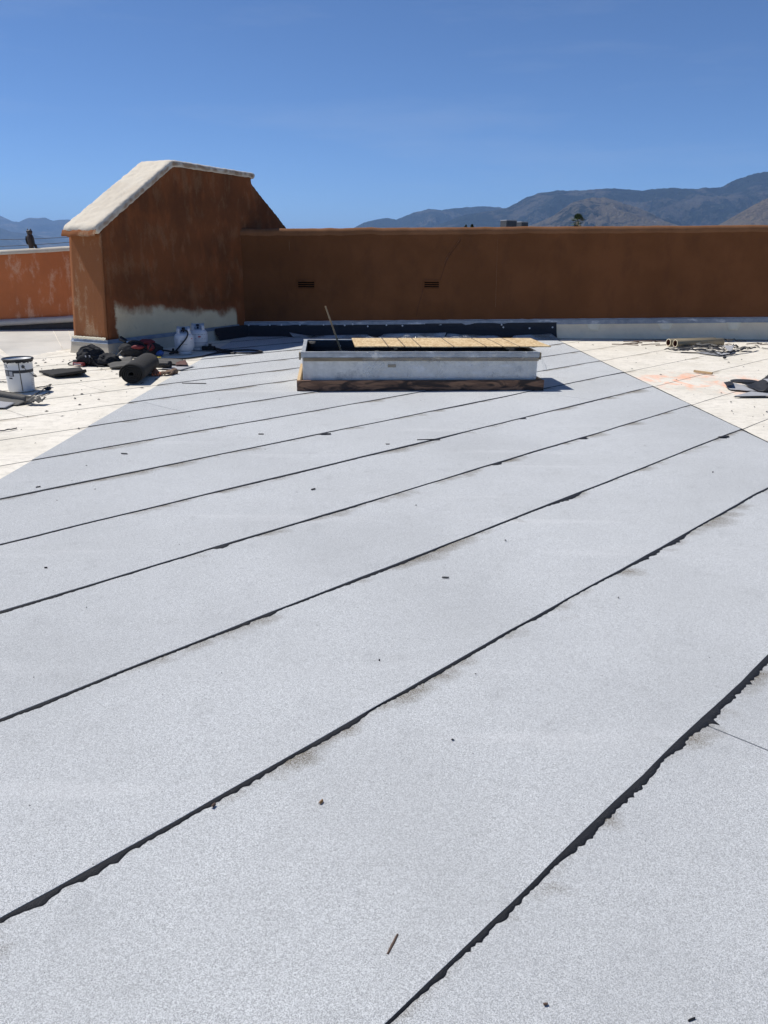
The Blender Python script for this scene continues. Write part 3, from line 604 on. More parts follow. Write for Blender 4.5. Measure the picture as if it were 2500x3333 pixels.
# ------------------------------------------------------------------ owl decoy
op = Vector((gy(103, 812, 16.12).x, 16.12, 0)); op.z = ltop(op.x + 6.5) + .032
ow = thing('owl_decoy', op, R(-15), 'dark brown plastic owl decoy standing on the white coping', 'decoy')
OH = .365
pf = [(0, 0), (.050, .0), (.052, .012), (.050, .03), (.060, .08), (.075, .14), (.078, .19), (.070, .235), (.052, .258), (.044, .268), (.056, .285), (.064, .31), (.060, .335), (.042, .350), (0, .354)]
b = MB().lathe(pf, 20, sx=.95, sy=.85)
for sx in (-1, 1): b.tube([(sx * .030, 0, .33), (sx * .036, 0, .358), (sx * .040, 0, .378)], [.019, .013, .004], 7)
b.tube([(.03, .05, .10), (.045, .075, .05), (.052, .085, .0)], [.03, .032, .028], 8)
subd(b.build('body', 'owl_brown', ow, True))
for sx in (-1, 1):
    e = MB().lathe([(.0, .006), (.012, .005), (.016, .0)], 12).build('eye', 'owl_dark', ow, True); e.matrix_local = Matrix.Translation((sx * .022, -.047, .318)) @ Matrix.Rotation(R(90), 4, 'X')
    MB().grid(8, 5, lambda i, j: (sx * (.066 + .012 * math.sin(math.pi * i / 7) - .004 * j), -.045 + .022 * j, .235 - .15 * i / 7 - .006 * j)).build('wing', 'owl_dark', ow, True)
MB().tube([(0, -.048, .308), (0, -.062, .300), (0, -.060, .288)], [.007, .005, .001], 6).build('beak', 'owl_dark', ow)

# ------------------------------------------------------------------ far things seen over the parapets
for q, (y0, y1) in enumerate(((780, 772), (802, 789))):
    a = gy(0, y0, 58); b = gy(218, y1, 58); d = b - a
    pts = [a + d * f + Vector((0, 0, .10 * ((f - .5) ** 2 - .25))) for f in [i * .25 for i in range(-8, 15)]]
    o = MB().tube(pts, .018, 6).build('power_line', 'cable_black', None, True)
    tag(o, ('upper' if q == 0 else 'lower') + ' thin black power line behind the owl', 'cable')
nb = thing('low_building', (9.0, 57, -6), 0, 'plain flat roofed building behind the brown parapet under the rooftop units', 'building')
MB().box((0, 0, 4.15), (26, 16, 8.3)).build('wall', 'block_plaster', nb); MB().box((0, 0, 8.36), (26.3, 16.3, .12)).build('roof_edge', 'ac_top', nb)
for q, (x0, x1, xm, yt, Y, lab) in enumerate(((1634, 1687, 1660, 715, 53, 'larger grey louvred rooftop air unit above the brown parapet'), (1687, 1724, 1705, 720, 56, 'smaller grey rooftop air unit beside the larger one'))):
    a = gy(x0, yt, Y); b = gy(x1, yt, Y); w = b.x - a.x; h = a.z - 2.42; au = thing('air_unit', ((a.x + b.x) / 2, Y + .6, 2.42), R(24 if q == 0 else 30), lab, 'air unit')
    w *= .74; MB().box((0, 0, h / 2 - .03), (w, w * .95, h - .06)).build('casing', 'ac_side', au); bevel(MB().box((0, 0, h - .03), (w * 1.04, w, .06)).build('lid', 'ac_top', au), .01)
    for s_ in range(7):
        MB().box((-w * .42 + w * .84 * s_ / 6, -w * .48, h / 2), (w * .05, .03, h * .8)).build('slat', 'dark_steel', au); MB().box((w * .505, -w * .40 + w * .8 * s_ / 6, h / 2), (.03, w * .05, h * .8)).build('slat', 'dark_steel', au)
pc = gy(1881, 722, 150); pz = pc.z
pt = thing('palm_tree', (pc.x, 150, -6), 0, 'fan palm crown rising above the brown parapet', 'palm tree')
MB().tube([(0, 0, 0), (.1, 0, (pz + 6) * .5), (0, 0, pz + 6)], [.32, .25, .22], 10).build('trunk', 'bark', pt, True)
cr = MB(); sk_ = MB(); rnd = random.Random(3)
def frond(mb, base, d, L, W):
    d = d.normalized(); side = d.cross(Vector((0, 0, 1))); side = side.normalized() if side.length > .05 else Vector((1, 0, 0)); up = side.cross(d); st_ = base + d * L * .45; mb.tube([base, st_], .02, 4)
    for q in range(13):
        a = R(-78 + 156 * q / 12); dr = d * math.cos(a) + side * math.sin(a); e = st_ + dr * L * .55 * (1 - .15 * abs(math.sin(a))); e.z -= .12 * L * rnd.random(); w = (side * math.cos(a) - d * math.sin(a)) * W; m_ = st_.lerp(e, .6)
        mb.add([st_, m_ + w, e, m_ - w], [(0, 1, 2, 3)])
for q in range(24):
    a = rnd.random() * 6.283; el = R(-20 + 105 * rnd.random()); frond(cr, Vector((0, 0, pz + 6)), Vector((math.cos(a) * math.cos(el), math.sin(a) * math.cos(el), math.sin(el))), 1.45 + .45 * rnd.random(), .07)
for q in range(30):
    a = rnd.random() * 6.283; el = R(-80 + 45 * rnd.random()); frond(sk_, Vector((0, 0, pz + 5.8)), Vector((math.cos(a) * math.cos(el), math.sin(a) * math.cos(el), math.sin(el))), 1.2, .06)
cr.build('crown', 'palm_frond', pt); sk_.build('dead_skirt', 'palm_skirt', pt)
for q, (x, yt, lab) in enumerate(((1516, 733, 'tiny treetop just showing over the brown parapet, the lower of two'), (1537, 731, 'tiny treetop just showing over the brown parapet, the taller of two'))):
    c = gy(x, yt, 110); tr = thing('distant_tree', (c.x, 110, -6), 0, lab, 'tree'); MB().tube([(0, 0, 0), (0, 0, c.z + 5)], [.2, .08], 7).build('trunk', 'bark', tr)
    lf = MB(); rnd = random.Random(q)
    for _ in range(500):
        h = rnd.random(); a = rnd.random() * 6.28; r_ = (.12 + 1.0 * (1 - h)) * rnd.random() ** .5 * .8; p = Vector((r_ * math.cos(a), r_ * math.sin(a), c.z + 6 - 3.2 * (1 - h))); d1 = Vector((rnd.uniform(-1, 1), rnd.uniform(-1, 1), rnd.uniform(-1, 1))).normalized() * .16; d2 = d1.cross(Vector((.3, .5, 1))).normalized() * .10
        lf.add([p - d1, p + d2, p + d1, p - d2], [(0, 1, 2, 3)])
    lf.build('crown', 'leaf', tr)

# ------------------------------------------------------------------ skylight curb
KA = R(4.4); KO = Vector((-1.067, 9.278, 0)); ku = thing('skylight_curb', KO, KA, 'open galvanised metal skylight curb on a charred timber base', 'skylight')
LNK, DPK = 3.04, 1.55
bevel(MB().box((LNK / 2, .019, .068), (LNK, .038, .132)).build('base_timber', 'charred_wood', ku), .004)
for x in (.019, LNK - .019): bevel(MB().box((x, DPK / 2, .066), (.038, DPK - .082, .128)).build('base_timber', 'pale_wood', ku), .004)
bevel(MB().box((LNK / 2, DPK - .019, .066), (LNK, .038, .128)).build('base_timber', 'pale_wood', ku), .004)
bx0, bx1, by0, by1, bz0, bz1 = .085, LNK - .095, .085, DPK - .06, .02, .452
def panel(name, a, b, m='galvanised', th=.012, z0=bz0, z1=bz1):
    a = Vector(a); b = Vector(b); d = b - a; n = max(2, int(d.length / .12)); nr = Vector((d.y, -d.x)).normalized()
    o = MB().grid(n + 1, 6, lambda i, j: (lambda p: (p.x + nr.x * .004 * ns(i * .5, j * .8, 3), p.y + nr.y * .004 * ns(i * .5, j * .8, 3), z0 + (z1 - z0) * j / 5))(a + d * i / n)).build(name, m, ku, True); return solid(o, th, -1)
panel('side_panel', (bx0, by0), (bx1, by0)); panel('side_panel', (bx1, by0), (bx1, by1)); panel('side_panel', (bx1, by1), (bx0, by1)); panel('side_panel', (bx0, by1), (bx0, by0))
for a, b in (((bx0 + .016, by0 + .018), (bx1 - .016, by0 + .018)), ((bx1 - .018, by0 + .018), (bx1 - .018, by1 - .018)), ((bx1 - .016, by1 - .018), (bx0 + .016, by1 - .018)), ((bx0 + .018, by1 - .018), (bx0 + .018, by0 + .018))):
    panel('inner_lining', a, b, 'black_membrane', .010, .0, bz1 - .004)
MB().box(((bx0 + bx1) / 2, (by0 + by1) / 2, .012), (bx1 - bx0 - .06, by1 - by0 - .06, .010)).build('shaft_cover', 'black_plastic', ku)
for x0, x1 in ((bx0 - .012, bx0 + .045), (bx1 - .045, bx1 + .012)):
    bevel(MB().box(((x0 + x1) / 2, by0 - .007, .29), (x1 - x0, .005, .31)).build('corner_trim', 'galvanised', ku), .002)
for (cx, cy, sx, sy) in (((bx0 + bx1) / 2, by0 - .002, bx1 - bx0 + .07, .050), ((bx0 + bx1) / 2, by1, bx1 - bx0 + .07, .05)):
    bevel(MB().box((cx, cy, bz1 + .008), (sx, sy, .016)).build('top_rim', 'rim_metal', ku), .004)
for cx in (bx0, bx1): bevel(MB().box((cx, (by0 + by1) / 2, bz1 + .008), (.05, by1 - by0 - .052, .016)).build('top_rim', 'rim_metal', ku), .004)
bevel(MB().box(((bx0 + bx1) / 2, by0 - .030, bz1 - .025), (bx1 - bx0 + .055, .006, .050)).build('rim_apron', 'rim_metal', ku), .002)
bevel(MB().box(((bx0 + bx1) / 2 + .01, by0 - .0265, bz1 - .072), (bx1 - bx0 + .02, .026, .040)).build('batten', 'weathered_wood', ku), .002)
for x in (bx0 - .042, bx1 + .040): bevel(MB().box((x, by0 + .02, bz1 - .035), (.022, .10, .085)).build('batten_end', 'weathered_wood', ku), .002)
bevel(MB().box((1.155, by0 - .016, .30), (.10, .006, .036)).build('sticker', 'cardboard', ku), .001)
for x, z, s_ in ((.95, .355, .01), (1.5, .36, .012), (2.1, .345, .01), (.38, bz1 - .07, .006), (1.25, bz1 - .075, .006), (1.9, bz1 - .07, .006), (2.45, bz1 - .075, .006)):
    MB().box((x, by0 - (.041 if z > .37 else .008), z), (s_, .004, s_)).build('nail_head', 'dark_steel', ku)
for px_ in (.55, 1.4): MB().lathe([(0, 0), (.016, 0), (.016, .004), (0, .005)], 12).build('washer', 'nail_cap', ku).matrix_local = Matrix.Translation((px_, by1 - .031, .38)) @ Matrix.Rotation(R(90), 4, 'X')
# clear film taped over the rim
def film(name, fn, nu, nv): return MB().grid(nu, nv, fn).build(name, 'plastic_film', ku, True)
film('plastic_film', lambda i, j: (.80 + 2.16 * i / 47 + .02 * ns(j * .6, 2), by0 - .048 - .010 * abs(ns(i * .45, j * .5)) - .006 * j / 13, bz1 + .012 - .30 * j / 13 - .03 * ns(i * .25, 4) * j / 13), 48, 14)
film('plastic_film', lambda i, j: (.35 + 2.6 * i / 51, by0 - .045 + .16 * j / 9, bz1 + .020 + .008 * abs(ns(i * .6, j * .7, 5)) - .006 * max(0, 2 - j)), 52, 10)
film('plastic_film', lambda i, j: (bx1 + .03 + .16 * (j / 12) ** .8 * (.35 + .65 * i / 9), by0 - .02 + .16 * i / 9 + .02 * ns(i, j * .4), bz1 + .01 - .24 * (j / 12) ** 1.3 + .015 * ns(i * .5, j * .5)), 10, 13)
film('plastic_film', lambda i, j: (.92 + 1.55 * i / 43, by1 - .10 + .26 * j / 9 + .02 * ns(i * .3, 3), bz1 + .018 + .055 * math.sin(math.pi * min(1, j / 9)) * (.35 + abs(ns(i * .22, 8)) * 1.3) + .012 * ns(i * .7, j * .8)), 44, 10)
# OSB board lying across the curb
oz = bz1 + .030
ob = MB().grid(30, 12, lambda i, j: (2.44 * i / 29, .98 * j / 11, .004 * ns(i * .12, j * .2)))
obo = thing('osb_board', (-.371, 9.507, oz + .026), R(4.9), 'tan strand board with dark chalk lines laid across the skylight curb', 'board')
solid(ob.build('panel', 'osb', obo), .012, 1)
for x in (.5, 1.9): MB().box((x, .49, -.020), (.038, .94, .016)).build('cleat', 'weathered_wood', obo)
# leaning stick
sa = Vector((-.664, 10.74, bz1 + .015)); sb = gy(1059, 996, 10.78); sd = sb - sa
st_ = MB(); q_ = sd.normalized(); st_.tube([sa - sd * .75 * Vector((1, 1, 1)).x * .6, sa, sa + sd * .5, sb], [.014, .014, .013, .012], 4)
tag(bevel(st_.build('wooden_stake', 'pale_wood'), .002), 'thin wooden stake leaning up out of the open skylight curb', 'stick')

# ------------------------------------------------------------------ pail
bp = gz(72, 1273); pr = .165; ph = .375
pl = thing('metal_pail', (bp.x, bp.y, .010), math.atan2(bp.x, -bp.y) * 0 + math.atan2(-bp.x, bp.y), 'white metal pail with black tar smeared rim and dark label band', 'pail')
def ptap(z): return (.145 + .012 * z / ph)
MB().lathe([(0, .004), (.138, .004), (.142, 0), (.145, .006), (ptap(.3), .3), (ptap(ph - .03), ph - .03), (.160, ph - .03), (.160, ph - .022), (ptap(ph), ph - .018), (ptap(ph), ph), (ptap(ph) - .006, ph), (.140, .10), (0, .10)], 48).build('bucket', 'pail_white', pl, True)
def cyl_patch(name, a0, a1, z0, z1, m, off=.0012, par=None):
    par = par or pl; n = max(3, int(abs(a1 - a0) / 4)); return MB().grid(n + 1, 2, lambda i, j: (lambda a, z: ((ptap(z) + off) * math.sin(a), -(ptap(z) + off) * math.cos(a), z))(R(a0 + (a1 - a0) * i / n), (z0, z1)[j])).build(name, m, par, True)
cyl_patch('label_band', -25, 88, .222, .257, 'print_dark'); cyl_patch('label_block', -78, -24.5, .185, .257, 'print_dark', .0014); lb = cyl_patch('label_box', -46, -30, .192, .243, 'print_grey', .0022); cyl_patch('label_bar', -50, -33, .155, .172, 'print_dark')
for q in range(5): cyl_patch('label_line', -70 + q, -50, .195 + .011 * q, .199 + .011 * q, 'print_grey', .0022)
for q in range(4): cyl_patch('label_line', 48, 74, .135 - .022 * q, .142 - .022 * q, 'print_grey')
def text_on(txt, a, z, size, m, par):
    cu = bpy.data.curves.new('t', 'FONT'); cu.body = txt; cu.size = size; cu.align_x = 'CENTER'; to = bpy.data.objects.new('t', cu); COL.objects.link(to)
    me = bpy.data.meshes.new_from_object(to.evaluated_get(bpy.context.evaluated_depsgraph_get())); bpy.data.objects.remove(to); me.name = 'label_letters'
    for v in me.vertices:
        zz = z + v.co.y; an = R(a) + v.co.x / .15; v.co = ((ptap(zz) + .0016) * math.sin(an), -(ptap(zz) + .0016) * math.cos(an), zz)
    me.materials.clear(); me.materials.append(MT[m]); o = bpy.data.objects.new('label_letters', me); COL.objects.link(o); o.parent = par
text_on('CK', -64, .28, .062, 'print_dark', pl)
MB().grid(12, 2, lambda i, j: (lambda a, z: ((ptap(z) + .0025) * math.sin(a), -(ptap(z) + .0025) * math.cos(a), z))(R((-1.6, 2.2)[j] + 3 * (1 - i / 11)), .01 + .33 * i / 11)).build('side_seam', 'wire_steel', pl, True)
MB().lathe([(ptap(ph) - .004, ph - .012), (ptap(ph) + .012, ph - .012), (ptap(ph) + .020, ph), (ptap(ph) + .012, ph + .010), (ptap(ph) - .006, ph + .006)], 48).build('rim', 'black_plastic', pl, True)
MB().grid(97, 3, lambda i, j: (lambda a: ((ptap(.35) + (.006, .010, .002)[j]) * math.cos(a), (ptap(.35) + (.006, .010, .002)[j]) * math.sin(a), (ph - .006, ph - .018, ph - .030 - .022 * max(0, ns(math.cos(a) * 6, math.sin(a) * 6)) - .012 * abs(ns(a * 9, 4)))[j]))(2 * math.pi * i / 96)).build('tar_drips', 'bitumen', pl, True)
MB().lathe([(0, .30), (.06, .298), (.11, .302), (.143, .315), (.146, .33)], 32).build('tar', 'bitumen', pl, True)
a = R(17); ex = Vector((.160 * math.sin(a), -.160 * math.cos(a), .295)); o = MB().lathe([(0, .012), (.010, .012), (.015, .006), (.019, .0), (.019, -.006)], 14).build('ear', 'dark_steel', pl, True); o.matrix_local = Matrix.Translation(ex) @ Matrix.Rotation(a, 4, 'Z') @ Matrix.Rotation(R(90), 4, 'X')
hp = [ex + Vector((0, -.008, 0)), Vector((.075, -.158, .26)), Vector((.12, -.135, .215)), Vector((.165, -.075, .165)), Vector((.18, .02, .16)), Vector((.12, .13, .2)), Vector((-.03, .170, .29))]
ho = MB().tube(arc(hp, 6), .0032, 6).build('handle', 'wire_steel', pl, True); MB().tube([(.150, -.100, .183), (.170, -.060, .163)], .010, 8).build('grip', 'rubber', ho, True)

# ------------------------------------------------------------------ propane tanks, hose, torch
def tank(loc, rz, lab, band=False):
    t = thing('propane_tank', loc, rz, lab, 'gas tank', 'propane tanks by the tower')
    MB().lathe([(0, .03), (.06, .032), (.10, .045), (.135, .07), (.152, .11), (.155, .15), (.155, .265), (.150, .295), (.132, .322), (.10, .340), (.05, .350), (0, .352)], 40).build('body', 'tank_white', t, True)
    MB().lathe([(.098, 0), (.104, 0), (.104, .055), (.098, .055), (.098, 0)], 32).build('foot_ring', 'tank_white', t, True)
    MB().grid(40, 5, lambda i, j: (lambda a, r_: (r_ * math.sin(a), -r_ * math.cos(a), (.325, .375, .44 - .03 * math.exp(-((abs(R(180) - a)) / .5) ** 2), .44, .325)[j] if j != 3 else .43))(R(35 + 290 * i / 39), (.115, .112, .105, .102, .108)[j])).build('collar', 'tank_white', t, True)
    v = MB().tube([(0, 0, .345), (0, 0, .40)], .018, 10).build('valve', 'steel', t, True); MB().lathe([(0, .0), (.028, 0), (.030, .01), (.024, .024), (0, .026)], 12, (0, 0, .402)).build('handwheel', 'black_plastic', v, True); MB().tube([(0, -.01, .375), (0, -.07, .375)], .016, 8).build('outlet', 'black_plastic', v, True)
    def pp(name, a0, a1, z0, z1, m, off=.0012): MB().grid(9, 2, lambda i, j: (lambda a: ((.155 + off) * math.sin(a), -(.155 + off) * math.cos(a), (z0, z1)[j]))(R(a0 + (a1 - a0) * i / 8))).build(name, m, t, True)
    if band: pp('stripe', -80, 85, .268, .272, 'print_dark'); pp('stripe', -80, 85, .20, .204, 'print_dark'); pp('stripe', -80, 85, .13, .135, 'print_dark'); pp('warning_mark', -2, 14, .222, .246, 'print_red')
    else:
        for q in range(7): pp('label_line', -62, -38, .15 + .016 * q, .157 + .016 * q, 'print_grey')
        for q in range(3): pp('label_line', 35, 60, .17 + .02 * q, .176 + .02 * q, 'print_grey')
        pp('warning_mark', 44, 56, .250, .262, 'print_red'); pp('label_line', -24, -8, .205, .235, 'print_grey'); pp('label_line', -10, 18, .165, .178, 'print_grey')
    return t
t1 = gz(603, 1154); tank((t1.x, t1.y, .008), R(14), 'white propane tank with hose attached, in front of the banded tank')
t2 = gz(647, 1143); tank((t2.x - .02, t2.y + .12, .008), R(14), 'white propane tank with dark bands standing behind the one with the hose', True)
def hose(pts, r_, lab, name='gas_hose', m='rubber', cat='hose'):
    return tag(MB().tube(arc(pts, 10), r_, 8).build(name, m, None, True), lab, cat)
v1 = Vector((t1.x, t1.y, .008)); HR = .013
hose([v1 + Vector((-.02, -.07, .375)), v1 + Vector((.03, -.12, .40)), v1 + Vector((.10, -.14, .365)), v1 + Vector((.085, -.172, .28)), v1 + Vector((-.02, -.180, .16)), v1 + Vector((-.14, -.15, .04)), v1 + Vector((-.22, -.12, .02)), gz(560, 1145, .02), gz(530, 1140, .02), gz(505, 1146, .02), gz(520, 1158, .02)], HR, 'black gas hose coming down the front of the propane tank')
hose([gz(430, 1165, .02), gz(520, 1168, .02), gz(590, 1168, .02), gz(650, 1161, .02), gz(720, 1147, .02), gz(790, 1149, .02), gz(845, 1147, .02), gz(850, 1143, .02), gz(810, 1139, .02), gz(740, 1140, .022), gz(690, 1132, .04)], HR, 'long black hose looping across the roof in the shade of the tower')
hose([gz(690, 1132, .05), gz(720, 1141, .035), gz(760, 1147, .03), gz(755, 1150, .02), gz(715, 1146, .02), gz(700, 1138, .03)], HR, 'short coil of black hose beside the banded propane tank')
hp_ = gz(680, 1143); to = thing('hose_regulator', (hp_.x, hp_.y, .006), R(-10), 'black torch handle and regulator lying beside the banded propane tank', 'torch')
bevel(MB().box((0, 0, .045), (.22, .08, .07)).build('body', 'black_plastic', to), .012); MB().tube([(.02, 0, .07), (.03, 0, .115)], .028, 10).build('knob', 'black_plastic', to, True); MB().tube([(.1, 0, .05), (.26, -.02, .02)], .016, 8).build('pipe', 'black_plastic', to, True)
r1 = gz(575, 1152); to = thing('hose_regulator', (r1.x, r1.y, .006), R(20), 'small black regulator on the roof left of the hosed propane tank', 'torch')
bevel(MB().box((0, 0, .03), (.16, .06, .045)).build('body', 'black_plastic', to), .010); MB().tube([(-.05, 0, .05), (-.05, 0, .085)], .018, 10).build('knob', 'black_plastic', to, True); MB().tube([(.06, 0, .03), (.13, .02, .012)], .01, 6).build('pipe', 'yellow_cloth', to, True)

# ------------------------------------------------------------------ bags and tools by the tower
b1 = gz(305, 1192); bg = thing('tool_bag', (b1.x, b1.y + .12, .008), R(-8), 'black cloth backpack slumped on the white roof, straps trailing', 'bag')
mb = MB(); mb.blob((-.07, 0, .12), (.20, .17, .165), 2, .16, 2.6, 4, 0); mb.blob((.13, -.01, .06), (.24, .16, .11), 5, .22, 2.8, 4, 0)
o = mb.build('bag_body', 'black_cloth', bg, True); rm = o.modifiers.new('remesh', 'REMESH'); rm.mode = 'VOXEL'; rm.voxel_size = .012; rm.use_smooth_shade = True
bevel(MB().blob((-.10, -.155, .10), (.10, .03, .06), 8, .1, 2, 3).build('pocket', 'black_cloth', bg, True), .002)
for pts in ([(-.22, -.05, .13), (-.27, -.06, .10), (-.22, -.10, .07)], [(-.14, -.12, .255), (-.04, -.13, .275), (.05, -.10, .235)], [(.15, -.13, .14), (.28, -.11, .05), (.40, -.06, .03), (.34, -.1, .02)], [(.02, -.16, .12), (.10, -.18, .02), (.22, -.2, .01)], [(-.05, -.165, .20), (.0, -.18, .10), (-.02, -.175, .04)]):
    MB().tube(arc(pts, 5), .012, 6).build('strap', 'black_cloth', bg, True)
for x in (-.06, .0): MB().box((x, -.175, .14), (.02, .01, .03)).build('buckle', 'print_grey', bg)
r2 = gz(250, 1193); rt = thing('red_hand_tool', (r2.x, r2.y + .02, .008), R(-28), 'red hand tool with wire handle lying beside the black backpack', 'tool')
bevel(MB().box((.04, 0, .03), (.20, .07, .045)).build('grip_body', 'red_cloth', rt), .015, 3); MB().box((.05, -.037, .03), (.15, .004, .012)).build('stripe', 'print_grey', rt)
MB().tube(arc([(-.05, 0, .06), (-.14, 0, .04), (-.19, 0, .01), (-.12, -.02, .008), (-.05, -.02, .01)], 6), .008, 6).build('wire_handle', 'rubber', rt, True); bevel(MB().box((-.02, .01, .065), (.09, .06, .035)).build('switch_box', 'black_plastic', rt), .008)
b2 = gz(450, 1164); bg = thing('tool_bag', (b2.x, b2.y + .15, .008), R(3), 'black and red tool bag in the shade at the foot of the tower', 'bag')
mb = MB(); mb.blob((-.10, 0, .10), (.24, .15, .13), 12, .16, 2.4, 4, 0); mb.blob((.16, .02, .09), (.19, .14, .12), 14, .18, 2.4, 4, 0)
o = mb.build('bag_body', 'black_cloth', bg, True); rm = o.modifiers.new('remesh', 'REMESH'); rm.mode = 'VOXEL'; rm.voxel_size = .012; rm.use_smooth_shade = True
MB().blob((.0, -.13, .155), (.10, .04, .035), 3, .15, 3, 3).build('red_panel', 'red_cloth', bg, True); MB().blob((.19, -.11, .15), (.06, .06, .06), 6, .15, 3, 3).build('red_panel', 'red_cloth', bg, True); MB().blob((.10, .02, .215), (.13, .10, .05), 9, .2, 3, 3).build('red_flap', 'red_cloth', bg, True)
for pts in ([(-.28, .02, .12), (-.12, -.10, .24), (.05, -.12, .23), (.14, -.15, .13)], [(.06, -.16, .04), (.16, -.18, .10), (.22, -.17, .2)]): MB().tube(arc(pts, 6), .010, 6).build('strap', 'black_cloth', bg, True)
MB().blob((.30, -.05, .05), (.07, .06, .045), 4, .2, 3, 3, 0).build('blue_pouch', 'blue_plastic', bg, True)
n0 = gz(404, 1164); tc_ = thing('roofing_torch', (n0.x, n0.y + .2, .008), R(10), 'roofing torch with steel nozzle and bent wand beside the red and black tool bag', 'torch')
MB().tube([(-.10, .03, .27), (.0, .0, .22), (.03, -.01, .20)], [.04, .03, .02], 12).build('burner', 'black_plastic', tc_, True); MB().lathe([(.012, -.03), (.028, -.028), (.030, .028), (.014, .03)], 14, (.025, -.015, .205)).build('nozzle', 'steel', tc_, True)
MB().tube(arc([(.02, -.01, .2), (-.06, -.12, .10), (-.14, -.24, .02), (-.20, -.34, .012)], 6), .010, 7).build('wand', 'dark_steel', tc_, True); MB().tube([(-.02, .06, .01), (-.02, .02, .21)], .012, 6).build('stand_leg', 'dark_steel', tc_, True)
hose([gz(325, 1165, .10), gz(355, 1168, .03), gz(385, 1172, .02), gz(425, 1174, .02), gz(470, 1171, .03), gz(500, 1167, .03)], .011, 'black hose running from the backpack along the foot of the tower')

# ------------------------------------------------------------------ membrane roll and offcuts on the left
def spiral_roll(name, a, b, r_, turns, m, lab, th=.012):
    """rolled membrane from end a to end b lying on the roof"""
    a = Vector(a); b = Vector(b); ax = (b - a).normalized(); sd_ = Vector((ax.y, -ax.x, 0)); n = turns * 22; o = MB()
    def f(i, j):
        th_ = 2 * math.pi * i / 22; rr = r_ * (.18 + .82 * i / (n - 1)) if i < n else r_; e = 1.08 if True else 1
        off = sd_ * (rr * e * math.cos(th_ + 3.7)) + Vector((0, 0, rr * .92 * math.sin(th_ + 3.7) + r_ * .90)); p = a + (b - a) * (j / 6); return p + off
    oo = o.grid(n, 7, f).build(name, m, None, True); solid(oo, th, 0); return tag(oo, lab, 'roll')
ra = gz(436, 1253); rb = gz(496, 1206); d_ = (rb - ra).normalized(); spiral_roll('membrane_roll', ra + Vector((-.02, 0, .008)), ra + d_ * 1.15 + Vector((-.02, 0, .008)), .138, 5, 'back_felt', 'thick black rolled membrane lying end-on on the white roof')
def draped(name, corners, hf, m, lab, cat='offcut', nu=16, nv=10, th=.005, smooth=True, group=None):
    """sheet laid on the roof between four ground corners, lifted by hf(u, v)"""
    c = [Vector(q) for q in corners]
    def f(i, j):
        u, v = i / (nu - 1), j / (nv - 1); p = c[0].lerp(c[1], u).lerp(c[3].lerp(c[2], u), v); return (p.x, p.y, .013 + hf(u, v))
    o = solid(MB().grid(nu, nv, f).build(name, m, None, smooth), th, 1); return tag(o, lab, cat, group)
draped('folded_membrane', [gz(128, 1217), gz(180, 1234), gz(284, 1227), gz(262, 1206)], lambda u, v: .004 + .05 * math.exp(-((u - .95) / .16) ** 2) * (.3 + .7 * v) + .012 * abs(ns(u * 3, v * 3)), 'back_felt', 'black membrane offcut folded flat with a curled edge, beside the backpack', th=.030)
draped('folded_membrane', [gz(352, 1195), gz(360, 1204), gz(425, 1204), gz(430, 1186)], lambda u, v: .004 + .018 * math.sin(v * 3) + .02 * ns(u * 4, v * 2, 6) + .03 * math.sin(math.pi * u), 'felt_grey', 'dark grey ribbed felt strip folded up behind the thick membrane roll', th=.02)
draped('felt_strip', [gz(355, 1180), gz(352, 1194), gz(432, 1186), gz(432, 1172)], lambda u, v: .02 + .035 * math.sin(math.pi * u) + .015 * ns(u * 5, v * 5, 1), 'felt_grey', 'dark grey felt sheet rumpled between roll and tool bag', th=.008)
draped('felt_strip', [gz(505, 1178), gz(500, 1192), gz(608, 1198), gz(592, 1176)], lambda u, v: .012 + .03 * abs(math.sin(u * 4.5)) * (1 - v * .5) + .012 * ns(u * 5, v * 3, 3), 'felt_grey', 'dark felt sheet with rusty end lying in front of the long hose', th=.008)
draped('felt_strip', [gz(575, 1190), gz(572, 1198), gz(612, 1198), gz(604, 1180)], lambda u, v: .034 + .01 * ns(u * 4, v * 4), 'rust_rag', 'faded red rag at the end of the dark felt sheet', 'rag', th=.005)
draped('roofing_offcut', [gz(525, 1205), gz(590, 1208), gz(634, 1196), (gz(560, 1193))], lambda u, v: .004 + .006 * ns(u * 3, v * 3), 'grey_offcut', 'light grey sheet offcut lying flat between the roll and the grey roof')
ra = gz(505, 1205, .0); rb = gz(551, 1206, .0); spiral_roll('membrane_roll', ra + Vector((0, .1, .012)), rb + Vector((0, .1, .012)), .06, 3, 'black_membrane', 'short black rolled offcut behind the gloves', .008)
draped('yellow_rag', [gz(497, 1166), gz(497, 1172), gz(526, 1172), gz(524, 1166)], lambda u, v: .02 + .02 * ns(u * 4, v * 4), 'yellow_cloth', 'dull yellow rag beside the black and red tool bag', 'rag')
gl_ = gz(520, 1222)
for q, (dx, rz, m, lab) in enumerate(((-.05, 20, 'glove_orange', 'orange work glove lying beside the thick membrane roll'), (.10, -35, 'glove_brown', 'brown work glove lying beside the orange glove'))):
    g_ = thing('work_glove', (gl_.x + dx, gl_.y + .05 * q, .008), R(rz), lab, 'glove'); mb = MB(); mb.blob((0, .03, .028), (.055, .07, .028), q + 20, .15, 3, 3, 0)
    for f in range(4): mb.tube([(-.040 + .027 * f, -.01, .028), (-.048 + .032 * f, -.06 - .012 * (f in (1, 2)), .034), (-.052 + .034 * f, -.105 - .015 * (f in (1, 2)), .016)], [.014, .0135, .011], 8)
    mb.tube([(.045, .03, .025), (.080, .0, .025), (.085, -.035, .016)], [.015, .014, .011], 8); mb.tube([(0, .08, .026), (0, .14, .024)], [.042, .046], 10); mb.build('glove', m, g_, True)
